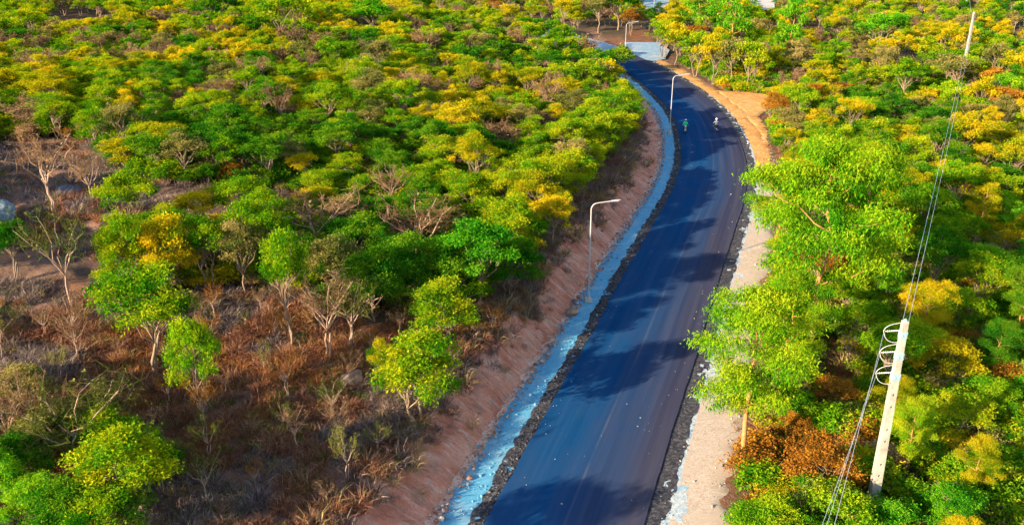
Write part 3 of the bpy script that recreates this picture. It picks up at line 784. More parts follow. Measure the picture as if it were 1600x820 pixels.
at_px('thick', 'lime', 1290, 845, 150, 'lime shrub at the lower frame edge left of the pole foot', h_px=755, var=1)
at_px('thick', 'bright green', 1382, 850, 110, 'bright green shrub at the foot of the concrete pole', h_px=792, var=2)
at_px('bare', 'olive', 1262, 840, 90, 'pale bare twigs rising from the lime shrub at the lower frame edge', h_px=745, var=0)
at_px('dome', 'bright green', 1372, 95, 80, 'vivid emerald tree far behind the tallest tree', h_px=25, var=0)
at_px('dome', 'bright green', 1563, 172, 62, 'vivid emerald tree near the right frame edge below the distant pole', h_px=120, var=1)
at_px('dome', 'bright green', 585, 62, 72, 'round emerald tree at the top of the left hillside', h_px=5, var=2)
at_px('dome', 'bright green', 1597, 100, 40, 'emerald tree cut by the right frame edge beside the distant pole', h_px=68, var=3)
at_px('umb', 'yellow-green', 452, 75, 95, 'broad pale green tree at the top of the left hillside', h_px=-5, var=1)
at_px('dome', 'deep green', 340, 60, 85, 'dark green tree left of the broad pale tree on the upper hillside', h_px=-10, var=1)
at_px('umb', 'golden', 205, 58, 60, 'golden tree on red earth in the upper left clearing', h_px=14, var=2)
at_px('tall', 'bright green', 1142, 92, 70, 'tall feathery green tree beyond the junction', h_px=-45, var=0)
at_px('tall', 'bright green', 1088, 62, 62, 'tall feathery green tree before the far pale road', h_px=-30, var=1)
at_px('tall', 'bright green', 1232, 100, 56, 'tall feathery green tree beside the far paved yard', h_px=-10, var=2)
at_px('umb', 'rusty orange', 985, 55, 34, 'rust-orange tree behind the junction lamp', h_px=18, var=2)
at_px('low', 'yellow-green', 962, 116, 62, 'yellow-green tree hiding the foot of the junction lamp', h_px=72, var=1)
at_px('dome', 'deep green', 965, 48, 70, 'dark broad tree behind the junction lamp', h_px=-12, var=2)
at_px('dome', 'olive', 935, 52, 50, 'olive tree beside the old road beyond the junction', h_px=-8, var=3)
for i, (px, py, w, top, col) in enumerate([(1055, 105, 60, 38, 'golden'), (1085, 120, 62, 55, 'yellow-green'), (1112, 132, 58, 62, 'golden'), (1140, 140, 60, 66, 'olive'), (1168, 146, 62, 66, 'yellow-green'), (1036, 92, 44, 40, 'yellow-green')]):
    at_px('umb', col, px, py, w, ['golden tree first past the junction on the outer side of the bend', 'green tree second past the junction on the outer side of the bend',
          'golden tree third past the junction on the outer side of the bend', 'olive tree fourth past the junction on the outer side of the bend',
          'green tree beside the mouth of the orange sand track', 'small green tree at the corner of the pale junction'][i], h_px=top, var=i)

# ------------------------------------------------------------------ the forest
def scatter(n_try, xr, yr, ok, spacing):
    pts = [np.array([p[0], p[1], p[2]]) for p in placed]
    acc = []
    arr = np.array([(p[0], p[1], p[2]) for p in placed]) if placed else np.zeros((0, 3))
    xs = rng.uniform(*xr, n_try); ys = rng.uniform(*yr, n_try)
    s, al = road_off(xs, ys); zs = height_s(xs, ys, s, al); u, v, d = pix(xs, ys, zs)
    good = ok(xs, ys, s, al, u, v)
    cell = {}
    for p in placed: cell.setdefault((int(p[0] // 8), int(p[1] // 8)), []).append(p)
    for i in np.nonzero(good)[0]:
        r = spacing(ys[i]); cx, cy = int(xs[i] // 8), int(ys[i] // 8); bad = False
        for a in (-1, 0, 1):
            for b in (-1, 0, 1):
                for q in cell.get((cx + a, cy + b), ()):
                    if (q[0] - xs[i]) ** 2 + (q[1] - ys[i]) ** 2 < (max(r * 0.5, 0) + q[2]) ** 2: bad = True; break
                if bad: break
            if bad: break
        if bad: continue
        cell.setdefault((cx, cy), []).append((xs[i], ys[i], r * 0.5))
        acc.append((xs[i], ys[i], zs[i], s[i], u[i], v[i]))
    return acc

def ok_left(x, y, s, al, u, v):
    g = (s < CREST - 1.0 - 1.2 * (1 - sstep(85, 115, y))) & (u > -420) & (u < 1100) & (v < 980) & (y > 22)
    g &= ~in_poly(u, v, CLEAR_L) & ~in_poly(u, v, STRIP_L) & ~in_poly(u, v, GAP_UL) & ~in_poly(u, v, RED_FAR) & ~in_poly(u, v, JUNC)
    return g
def ok_right(x, y, s, al, u, v):
    g = (s > W + 4.6) & (u < 1760) & ((u > 900) | (y > 195)) & (v < 1000) & (y > 24)
    g &= ~in_poly(u, v, CLEAR_R) & ~in_poly(u, v, RUST_R) & ~in_poly(u, v, TRACK_KEEP) & ~in_poly(u, v, JUNC) & ~in_poly(u, v, RED_FAR)
    for pl in RED_R + FAR_KEEP: g &= ~in_poly(u, v, pl)
    return g
LT = scatter(60000, (-230, 60), (22, 330), ok_left, lambda y: 2.55 if y < 140 else 3.3)
RT_ = scatter(42000, (-60, 230), (24, 330), ok_right, lambda y: 3.1 if y < 140 else 3.8)

LAND = [('the nearest street lamp', flat(919, 470)), ('the middle street lamp', flat(1046, 207)), ('the junction lamp', flat(976, 99)),
        ('the grey boulder', flat(5, 345)), ('the low flat rock', flat(105, 305)), ('the long-stemmed tree', flat(459, 545)), ('the cut bank grove', flat(700, 470)),
        ('the round emerald tree', flat(585, 62)), ('the upper left red clearing', flat(130, 50)), ('the concrete pole', flat(1362, 783)),
        ('the tallest tree', flat(1262, 556)), ('the nearest roadside tree', flat(1157, 728)), ('the orange sand track', flat(1200, 165)),
        ('the distant pole', flat(1502, 110)), ('the frame-edge emerald tree', flat(1563, 172)), ('the vivid emerald tree', flat(1372, 95)),
        ('the pale bare tree mid-hill', flat(691, 115)), ('the small orange tree', flat(866, 272)), ('the bare tan tree', flat(40, 135)),
        ('the dark bare tree', flat(436, 228)), ('the golden tree behind the boulder', flat(200, 270)), ('the wide tan bare tree', flat(275, 62)), ('the broad pale green tree', flat(452, 78)),
        ('the half-dry tree above the grove', flat(655, 425)), ('the half-dry tan tree', flat(500, 400))]
SHAPE = {'low': 'low-crowned tree', 'umb': 'spreading tree', 'dome': 'rounded tree', 'tall': 'tall slim tree', 'bush': 'low shrub', 'bare': 'leafless tree'}
def place_words(x, y, side):
    best = min((L for L in LAND if (L[1][0] < 18) == (side < 0) or L[0] in ('the middle street lamp', 'the junction lamp')), key=lambda L: math.hypot(x - L[1][0], (y - L[1][1]) * 0.6))
    dx, dy = x - best[1][0], y - best[1][1]
    d = math.hypot(dx, dy)
    rel = ('right of' if dx > 0 else 'left of') if abs(dx) > abs(dy) else ('behind' if dy > 0 else 'in front of')
    return rel, best[0], d
ORD = ['closest', 'second closest', 'third closest', 'fourth closest', 'fifth closest', 'sixth closest', 'seventh closest', 'eighth closest', 'ninth closest', 'tenth closest', 'eleventh closest', 'twelfth closest',
       'thirteenth closest', 'fourteenth closest', 'fifteenth closest', 'sixteenth closest', 'seventeenth closest', 'eighteenth closest', 'nineteenth closest', 'twentieth closest']
def name_all(items):
    by = {}
    for o, what, x, y, side in items:
        rel, lm, d = place_words(x, y, side); by.setdefault((what, rel, lm), []).append((d, o))
    for (what, rel, lm), v in by.items():
        v.sort(key=lambda q: q[0])
        for i, (d, o) in enumerate(v):
            o['label'] = ('%s %s %s' % (what, rel, lm)) if len(v) == 1 else '%s %s %s %s' % (ORD[min(i, len(ORD) - 1)], what, rel, lm)
def pick_color(x, y, side):
    n = float(fbm(x / 11, y / 11, 61 if side < 0 else 62)) ; m = float(fbm(x / 4, y / 4, 71)); r = rng.random()
    if side < 0:
        k = n * 0.9 + m * 0.7 + (r - 0.5) * 0.55 + (0.10 if y > 95 else -0.12)
        if r < 0.09: return 'dry tan'
        if rng.random() < 0.07: return 'olive'
        if k < -0.20: return 'deep green'
        if k < 0.40: return 'yellow-green'
        return 'golden'
    k = n * 0.8 + m * 0.7 + (r - 0.5) * 0.8 + (0.1 if y > 110 else 0)
    if rng.random() < 0.05: return 'dry tan'
    if rng.random() < 0.03: return 'rusty orange'
    if side > 0 and 75 < y < 175 and x < 46 and rng.random() < 0.35: return 'golden'
    if k < -0.30: return 'deep green'
    if k < -0.08: return 'bright green' if y < 100 else 'olive'
    if k < 0.14: return 'lime'
    if k < 0.32: return 'yellow-green'
    return 'golden'

FOREST_MAX = 300
rest = []; todo = []
for side, pts, gname in ((-1, LT, 'trees of the dense hillside thicket left of the road'), (1, RT_, 'trees of the forest right of the road')):
    pts = sorted(pts, key=lambda p: math.hypot(p[0], p[1]))
    n_ind = 0
    for (x, y, z, s, u, v) in pts:
        col = pick_color(x, y, side)
        r = rng.random()
        if side < 0: kind = 'umb' if r < 0.55 else 'low' if r < 0.87 else 'dome'
        else: kind = ('dome' if r < 0.35 else 'low' if r < 0.6 else 'umb' if r < 0.9 else 'tall') if s > W + 7 else ('umb' if r < 0.6 else 'dome')
        if col == 'dry tan': kind = 'bare'
        scl = rng.uniform(0.56, 0.92) * (1.0 if y < 140 else 1.12) * (1.0 if side < 0 else 1.08)
        if side < 0 and s > CREST - 7: scl *= 1.15
        if side > 0 and kind != 'tall': scl *= 0.95 if y < 60 else 1.0
        if side > 0 and y < 48: scl *= 0.8
        if kind == 'tall': scl *= 0.62
        if kind == 'bare': scl *= 1.35
        seen = -70 < u < 1670 and v > -45
        if seen and n_ind < FOREST_MAX:
            n_ind += 1
            todo.append((plant(kind, col, x, y, scl, group=gname, sz=rng.uniform(0.85, 1.1), z=z), ('dry tan' if kind == 'bare' else col) + ' ' + SHAPE[kind], x, y, side))
        else:
            rest.append((x, y, z, kind, col, scl))

xs = rng.uniform(-40, 6, 900); ys = rng.uniform(30, 68, 900)
ss, aa = road_off(xs, ys); zs = height_s(xs, ys, ss, aa); uu, vv, _d = pix(xs, ys, zs)
gd = in_poly(uu, vv, CLEAR_L) & (ss < CREST - 0.4) & (uu > 0) & (vv < 800)
acc = []
for x, y, z in zip(xs[gd], ys[gd], zs[gd]):
    if len(acc) >= 46: break
    if all(math.hypot(x - q[0], y - q[1]) > 2.0 for q in acc) and all(math.hypot(x - q[0], y - q[1]) > q[2] + 0.3 for q in placed):
        acc.append((x, y)); c_ = ['dry tan', 'dry tan', 'olive', 'rusty orange'][int(rng.integers(0, 4))]
        todo.append((plant('bare', c_, x, y, rng.uniform(0.25, 0.62), group='leafless saplings of the brown clearing', sz=rng.uniform(0.8, 1.5), z=z), 'small %s clearing sapling' % {'dry tan': 'tan', 'olive': 'olive', 'rusty orange': 'rusty'}[c_], x, y, -1))
name_all(todo)

def gn_scatter(name, pts, rot, scl, idx, coll, label=None, cat=None):
    me = bpy.data.meshes.new(name)
    me.vertices.add(len(pts)); me.vertices.foreach_set('co', np.asarray(pts, dtype=np.float32).ravel())
    a = me.attributes.new('rot', 'FLOAT_VECTOR', 'POINT'); a.data.foreach_set('vector', np.asarray(rot, dtype=np.float32).ravel())
    a = me.attributes.new('scl', 'FLOAT', 'POINT'); a.data.foreach_set('value', np.asarray(scl, dtype=np.float32))
    a = me.attributes.new('idx', 'INT', 'POINT'); a.data.foreach_set('value', np.asarray(idx, dtype=np.int32))
    me.update()
    o = link(name, me)
    ng = bpy.data.node_groups.new(name + '_spread', 'GeometryNodeTree')
    ng.interface.new_socket('Geometry', in_out='INPUT', socket_type='NodeSocketGeometry')
    ng.interface.new_socket('Geometry', in_out='OUTPUT', socket_type='NodeSocketGeometry')
    gi = ng.nodes.new('NodeGroupInput'); go = ng.nodes.new('NodeGroupOutput')
    ip = ng.nodes.new('GeometryNodeInstanceOnPoints'); ci = ng.nodes.new('GeometryNodeCollectionInfo')
    ci.inputs['Collection'].default_value = coll; ci.inputs['Separate Children'].default_value = True; ci.inputs['Reset Children'].default_value = True
    def na(n, t):
        nd = ng.nodes.new('GeometryNodeInputNamedAttribute'); nd.data_type = t; nd.inputs['Name'].default_value = n
        return [s for s in nd.outputs if s.enabled and s.name == 'Attribute'][0]
    ip.inputs['Pick Instance'].default_value = True
    ng.links.new(gi.outputs[0], ip.inputs['Points']); ng.links.new(ci.outputs[0], ip.inputs['Instance'])
    ng.links.new(na('idx', 'INT'), ip.inputs['Instance Index']); ng.links.new(na('rot', 'FLOAT_VECTOR'), ip.inputs['Rotation']); ng.links.new(na('scl', 'FLOAT'), ip.inputs['Scale'])
    ng.links.new(ip.outputs[0], go.inputs[0])
    md = o.modifiers.new('spread', 'NODES'); md.node_group = ng
    return tag(o, label, cat, None, 'stuff')

def source_coll(name, meshes):
    """meshes for gn_scatter; names sort in the given order"""
    c = bpy.data.collections.new(name)
    for i, me in enumerate(meshes):
        c.objects.link(bpy.data.objects.new('%s_%03d' % (name, i), me))
    return c
# the rest of the forest: one mass
combos = {}; src = []; P_, R_, S_, I_ = [], [], [], []
def joined(tm, cm, col):
    tv = np.empty(len(tm.vertices) * 3, np.float32); tm.vertices.foreach_get('co', tv); tv = tv.reshape(-1, 3)
    cv = np.empty(len(cm.vertices) * 3, np.float32); cm.vertices.foreach_get('co', cv); cv = cv.reshape(-1, 3)
    tf = np.array([p.vertices[:] for p in tm.polygons]); cl = np.empty(len(cm.loops), np.int32); cm.loops.foreach_get('vertex_index', cl)
    ct = np.empty(len(cm.polygons), np.float32); cm.attributes['tint'].data.foreach_get('value', ct)
    return fast_mesh('forest_piece', np.vstack([tv, cv]), np.vstack([tf, cl.reshape(-1, 4) + len(tv)]), [M[col], M['bark']],
                     {'tint': ('FACE', np.concatenate([np.zeros(len(tf)), ct]))}, False, np.concatenate([np.ones(len(tf)), np.zeros(len(cl) // 4)]))
for (x, y, z, kind, col, scl) in rest:
    lod = 'far' if y > 120 else 'mid'
    v = int(rng.integers(0, 3)) % len(SETS[kind][lod])
    key = (kind, col, v, lod)
    if key not in combos:
        combos[key] = len(src); tm, cm = SETS[kind][lod][v]; src.append(joined(tm, cm, col))
    P_.append((x, y, z)); R_.append((0, 0, rng.random() * 6.28)); S_.append(scl); I_.append(combos[key])
gn_scatter('forest', P_, R_, S_, I_, source_coll('forest_piece', src), 'dense green and golden forest filling the distance on both sides', 'forest')
print('left', len(LT), 'right', len(RT_), 'rest', len(rest))

# low leafy undergrowth between the stems
um = []
for col in ('deep green', 'yellow-green', 'olive', 'lime', 'golden', 'rusty orange', 'dry tan'):
    for lod, k in (('mid', 0), ('mid', 1), ('far', 0)): um.append(joined(*BUSH[lod][k], col))
uc = source_coll('undergrowth_piece', um)
P_, R_, S_, I_ = [], [], [], []
def add_under(n, xr, yr, okf, probs):
    xs = rng.uniform(*xr, n); ys = rng.uniform(*yr, n)
    s, al = road_off(xs, ys); zs = height_s(xs, ys, s, al); u, v, d = pix(xs, ys, zs)
    g = okf(xs, ys, s, al, u, v) & (u > -60) & (u < 1660) & (v < 900) & (v > -20) & (np.hypot(xs - PX0[0], ys - PX0[1]) > 2.6)
    for x, y, z in zip(xs[g], ys[g], zs[g]):
        c = int(rng.choice(7, p=probs)); P_.append((x, y, z - 0.1)); R_.append((0, 0, rng.random() * 6.28)); S_.append(rng.uniform(0.45, 0.95)); I_.append(c * 3 + (2 if y > 110 else int(rng.integers(0, 2))))
PX0 = flat(1362, 790)
add_under(14000, (-110, 30), (55, 170), ok_left, (0.34, 0.32, 0.14, 0.0, 0.1, 0.02, 0.08))
add_under(13000, (8, 110), (26, 170), ok_right, (0.2, 0.27, 0.1, 0.25, 0.1, 0.05, 0.03))
gn_scatter('undergrowth', P_, R_, S_, I_, uc, 'low leafy undergrowth filling the gaps between the forest trees', 'undergrowth')
print('under', len(P_))

# ------------------------------------------------------------------ grass, low plants, stones (nobody could count them)
def tuft(seed, mat, n=34, h=0.5, r=0.22, w=0.014):
    rs = np.random.default_rng(seed)
    a = rs.random(n) * 6.28; b = np.stack([np.cos(a), np.sin(a), np.zeros(n)], 1) * (rs.random(n) ** 0.7 * r)[:, None]
    d = unit(np.stack([np.cos(a) * 0.6, np.sin(a) * 0.6, np.full(n, 1.0)], 1) + rs.normal(0, 0.35, (n, 3)))
    L = h * rs.uniform(0.5, 1.25, n)
    side = unit(np.cross(d, rs.normal(0, 1, (n, 3)))) * w
    m = b + d * (L * 0.55)[:, None]; t = m + unit(d + np.stack([np.cos(a), np.sin(a), np.full(n, -0.5)], 1) * 0.7) * (L * 0.5)[:, None]
    b = b - np.array([0, 0, 0.05])
    V = np.stack([b - side, b + side, m + side * 0.8, m - side * 0.8, t], 1).reshape(-1, 3)
    k = np.arange(n)[:, None] * 5
    F = np.vstack([k + np.array([0, 1, 2]), k + np.array([0, 2, 3]), k + np.array([3, 2, 4])])
    tint = np.clip(np.tile(rs.normal(0.45, 0.22, n), 3), 0, 1)
    return fast_mesh('tuft', V, F, [M[mat]], {'tint': ('FACE', tint)})
TUFT_M = ['grass_grey', 'grass_brown', 'grass_orange', 'grass_straw', 'grass_green']
tc = source_coll('tuft', [tuft(600 + i * 3 + j, m, h=(0.34, 0.5, 0.7)[j], r=(0.3, 0.26, 0.3)[j], n=(40, 36, 44)[j]) for i, m in enumerate(TUFT_M) for j in range(3)])
P_, R_, S_, I_ = [], [], [], []
def add_grass(n, xr, yr, ok, pick, sc):
    xs = rng.uniform(*xr, n); ys = rng.uniform(*yr, n)
    s, al = road_off(xs, ys); zs = height_s(xs, ys, s, al); u, v, d = pix(xs, ys, zs)
    g = ok(xs, ys, s, al, u, v) & (u > -60) & (u < 1660) & (v < 880) & (v > -10)
    xs, ys, zs, s, u, v = (q[g] for q in (xs, ys, zs, s, u, v))
    k = pick(xs, ys, s, u, v)
    for i in range(len(xs)):
        if k[i] < 0: continue
        P_.append((xs[i], ys[i], zs[i])); R_.append((rng.normal(0, 0.12), rng.normal(0, 0.12), rng.random() * 6.28))
        S_.append(sc * rng.uniform(0.6, 1.4)); I_.append(int(k[i]) * 3 + int(rng.integers(0, 3)))
def pick_clear(x, y, s, u, v):
    n = fbm(x / 4.5, y / 4.5, 91, 3); m = fbm(x / 1.7, y / 1.7, 95, 3); r = rng.random(len(x))
    k = np.where(n + 0.4 * m < -0.02, 0, 1)
    k = np.where((n > 0.22) & (m > 0.12), 2, k)
    k = np.where(in_poly(u, v, [(400, 500), (640, 470), (660, 570), (600, 590), (400, 600)]) & (r < 0.22), 2, k)
    k = np.where(r > 0.93, 3, k); k = np.where((r > 0.88) & (r < 0.93), 4, k)
    k = np.where((m < -0.28) & (rng.random(len(x)) < 0.8), -1, k)
    return k
add_grass(26000, (-42, 8), (28, 72), lambda x, y, s, al, u, v: (s < CREST + 0.15) & in_poly(u, v, CLEAR_L), pick_clear, 0.9)
add_grass(9000, (-70, 0), (60, 110), lambda x, y, s, al, u, v: (s < CREST) & in_poly(u, v, STRIP_L), pick_clear, 1.1)
add_grass(9000, (-60, 25), (40, 120), lambda x, y, s, al, u, v: (s < CREST + 0.1) & (s > CREST - 12) & ~in_poly(u, v, CLEAR_L), pick_clear, 1.0)
add_grass(5000, (-15, 24), (28, 125), lambda x, y, s, al, u, v: (s < TOE - 0.5) & (s > CREST) & (fbm(x / 2.5, y / 2.5, 88, 3) > 0.05), lambda x, y, s, u, v: np.where(rng.random(len(x)) < 0.6, 0, 3), 0.7)
add_grass(9000, (5, 60), (26, 80), lambda x, y, s, al, u, v: (s > W + 4.3), lambda x, y, s, u, v: rng.choice([1, 2, 2, 3, 4, 4], len(x)), 1.1)
add_grass(1500, (8, 50), (40, 150), lambda x, y, s, al, u, v: (s > W + 3.2) & (s < W + 5.5) & ~in_poly(u, v, TRACK_R), lambda x, y, s, u, v: rng.choice([2, 3, 4], len(x)), 0.9)
add_grass(16000, (-18, 24), (28, 125), lambda x, y, s, al, u, v: (s < CREST + 0.3 + np.abs(fbm(x / 2, y / 2, 89, 3)) * 2.6) & (s > CREST - 1.2), lambda x, y, s, u, v: rng.choice([0, 0, 1, 3], len(x)), 1.25)
gn_scatter('dry_grass', P_, R_, S_, I_, tc, 'dry brown, grey and orange grass covering the open ground', 'grass')
print('grass', len(P_))

def stone_field(name, label, n, sfun, a0, a1, size, mat, zoff, seed):
    rs = np.random.default_rng(seed)
    bm = bmesh.new(); bmesh.ops.create_icosphere(bm, subdivisions=1, radius=1.0); bm.verts.ensure_lookup_table()
    base = np.array([v.co[:] for v in bm.verts]); tri = np.array([[v.index for v in f.verts] for f in bm.faces]); bm.free()
    al = rs.uniform(a0, a1, n); s = sfun(al, rs)
    x = np.interp(al, SL, CL[:, 0]) + np.interp(al, SL, NRM[:, 0]) * s; y = np.interp(al, SL, CL[:, 1]) + np.interp(al, SL, NRM[:, 1]) * s
    r = size * rs.lognormal(0, 0.45, n)
    jit = 1 + rs.normal(0, 0.16, (n, len(base), 1))
    ax = rs.uniform(0.6, 1.2, (n, 1, 3)); ax[:, :, 2] *= 0.7
    a = rs.random(n) * 6.28; ca, sa = np.cos(a)[:, None], np.sin(a)[:, None]
    V = base[None] * jit * ax
    V = np.stack([V[:, :, 0] * ca - V[:, :, 1] * sa, V[:, :, 0] * sa + V[:, :, 1] * ca, V[:, :, 2]], 2) * r[:, None, None]
    V += np.stack([x, y, np.full(n, zoff) + r * 0.25], 1)[:, None, :]
    F = (tri[None] + (np.arange(n) * len(base))[:, None, None]).reshape(-1, 3)
    tint = np.repeat(np.clip(rs.normal(0.45, 0.25, n), 0, 1), len(tri))
    return tag(link(name, fast_mesh(name, V.reshape(-1, 3), F, [mat], {'tint': ('FACE', tint)})), label, 'stones', kind='stuff')
def m_stone(name, lo, mid, hi):
    t = NT(name); t.bsdf(t.ramp(t.attr('tint'), [(0.0, lo), (0.5, mid), (1.0, hi)]), 0.85, spec=0.3); return t.m
ms_dark = m_stone('stone_dark', (0.015, 0.018, 0.026), (0.04, 0.042, 0.052), (0.20, 0.19, 0.19))
ms_pale = m_stone('stone_pale', (0.22, 0.22, 0.22), (0.40, 0.37, 0.34), (0.66, 0.60, 0.53))
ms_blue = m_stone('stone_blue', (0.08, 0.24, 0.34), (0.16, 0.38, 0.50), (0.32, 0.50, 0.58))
ms_red = m_stone('stone_red', (0.20, 0.08, 0.05), (0.40, 0.22, 0.15), (0.60, 0.48, 0.40))
stone_field('rubble', 'dark loose rubble along the inner edge of the asphalt', 5200, lambda a, rs: -(W + 0.05 + rs.random(len(a)) * 0.7), 10, 130, 0.034, ms_dark, -0.06, 1)
stone_field('rubble', 'dark loose rubble along the outer edge of the asphalt', 1500, lambda a, rs: W + 0.1 + rs.random(len(a)) * 1.0, 10, 130, 0.028, ms_dark, -0.07, 2)
stone_field('gravel', 'pale gravel stones on the strip beneath the cut bank', 1500, lambda a, rs: -(W + 0.9 + rs.random(len(a)) ** 1.3 * 1.8), 10, 120, 0.04, ms_blue, -0.07, 3)
stone_field('gravel', 'pale gravel stones scattered on the sand verge', 900, lambda a, rs: W + 0.9 + rs.random(len(a)) ** 1.6 * 2.8, 10, 120, 0.038, ms_pale, -0.09, 4)
stone_field('gravel', 'reddish clods fallen from the cut bank onto the dirt', 2600, lambda a, rs: TOE + 0.9 - np.abs(rs.normal(0, 0.55, len(a))), 10, 120, 0.05, ms_red, -0.02, 5)
stone_field('gravel', 'pale grit scattered over the asphalt', 260, lambda a, rs: rs.uniform(-W, W, len(a)), 12, 100, 0.022, ms_pale, 0.03, 6)

# ------------------------------------------------------------------ rocks
def rock(px, py, size, mat, label, seed, rz=0.0, lift=0.15, loc=None):
    rs = np.random.default_rng(seed)
    bm = bmesh.new(); bmesh.ops.create_icosphere(bm, subdivisions=4, radius=1.0)
    planes = [(Vector(unit(rs.normal(0, 1, 3))), rs.uniform(0.55, 0.9)) for k in range(11)]
    for v in bm.verts:
        for n, d in planes:
            k = v.co.dot(n)
            if k > d: v.co -= n * (k - d) * 0.88
        w = float(fbm(v.co.x * 2 + 9, v.co.y * 2 + v.co.z * 3.1, seed)); v.co *= 1 + 0.16 * w
        v.co = Vector((v.co.x * size[0], v.co.y * size[1], v.co.z * size[2]))
    me = bpy.data.meshes.new('boulder'); bm.to_mesh(me); bm.free(); me.materials.append(mat)
    me.polygons.foreach_set('use_smooth', [True] * len(me.polygons)); me.set_sharp_from_angle(angle=R(24))
    p = on_ground(px, py) if loc is None else Vector(loc)
    return tag(link('boulder', me, loc=(p.x, p.y, p.z + size[2] * lift), rot=(0, 0, rz)), label, 'rock')
rock(3, 345, (1.25, 1.1, 1.15), M['rock_blue'], 'rounded blue-grey boulder cut by the left frame edge', 21, lift=0.4)
rock(-5, 322, (0.8, 0.7, 0.5), M['rock_blue'], 'small pale rock just behind the blue-grey boulder', 27)
rock(108, 302, (1.3, 0.6, 0.45), M['rock_grey'], 'low flat grey rock at the foot of the bare trees', 22, lift=0.5)
rock(552, 597, (0.75, 0.65, 0.62), M['rock_tan'], 'angular tan rock in the brown clearing beside the lone bank tree', 23, rz=0.6, lift=0.35)
rock(894, 487, (0.55, 0.4, 0.34), M['rock_tan'], 'tan rock on the gravel beside the foot of the nearest street lamp', 24, loc=(*flat(893, 489), -0.05), lift=0.5)
rock(899, 470, (0.28, 0.22, 0.2), M['rock_grey'], 'small pale stone behind the tan rock at the lamp foot', 25, loc=(*flat(898, 472), -0.05), lift=0.5)
rock(495, 790, (0.35, 0.3, 0.16), M['rock_tan'], 'small pale stone in the grass at the bottom of the clearing', 26)

# ------------------------------------------------------------------ street lamps
def street_lamp(px, py, h, arm, label, ang=0.0):
    x, y = flat(px, py, -0.08)
    t = thing('street_lamp', label, 'street lamp', (x, y, -0.08), ang, 'street lamps along the inner side of the road')
    mb = MB(); mb.box((0, 0, 0.06), (0.55, 0.55, 0.34)); mb.build('concrete_base', M['concrete'], t, False, 0.02)
    mb = MB(); mb.tube([(0, 0, 0.2), (0, 0, 0.7), (0, 0, 0.72), (0, 0, h - 0.55)], [0.095, 0.09, 0.07, 0.05], 12); mb.build('pole', M['galv'], t)
    mb = MB(); mb.box((0, 0, 0.245), (0.34, 0.34, 0.03)); mb.build('base_plate', M['galv'], t, False)
    pts = [(0, 0, h - 0.56)]
    for k in range(9):
        a = R(90 - 84 * k / 8); pts.append((0.5 - 0.5 * math.sin(a), 0, h - 0.5 + 0.5 * math.cos(a)))
    e = pts[-1]; pts.append((arm - 0.55, 0, e[2] + 0.13 * (arm - 0.55 - e[0])))
    mb = MB(); mb.tube(pts, [0.05] * 3 + [0.042] * (len(pts) - 3), 10); mb.build('arm', M['galv'], t)
    hx, hz = arm - 0.6, pts[-1][2]
    mb = MB()
    prof = [(0.0, 0.05, 0.05), (0.12, 0.09, 0.06), (0.35, 0.13, 0.05), (0.62, 0.11, 0.035), (0.70, 0.05, 0.015)]
    vs, fs = [], []
    for (lx, hw, hh) in prof:
        for k in range(10):
            w = 2 * math.pi * k / 10; vs.append((hx + lx, hw * math.cos(w), hz + 0.14 * lx + hh * math.sin(w)))
    for i in range(len(prof) - 1):
        for k in range(10): fs.append((i * 10 + k, i * 10 + (k + 1) % 10, (i + 1) * 10 + (k + 1) % 10, (i + 1) * 10 + k))
    fs += [tuple(reversed(range(10))), tuple(40 + k for k in range(10))]
    mb.add(vs, fs); hd = mb.build('lamp_head', M['galv'], t)
    mb = MB(); mb.box((hx + 0.4, 0, hz + 0.0), (0.34, 0.17, 0.03)); mb.build('lens', M['insul'], hd, False, 0.01)
    return t
street_lamp(919, 470, 7.9, 2.05, 'grey street lamp nearest the camera, beside the tan rock', 0.05)
street_lamp(1046, 209, 7.6, 2.1, 'grey street lamp at the bend, beside the green motorcyclist', 0.1)
street_lamp(976, 99, 7.4, 2.3, 'distant street lamp at the pale junction', 0.15)
street_lamp(1020, 42, 9.0, 1.6, 'farthest street lamp on the verge of the far pale road', 0.2)

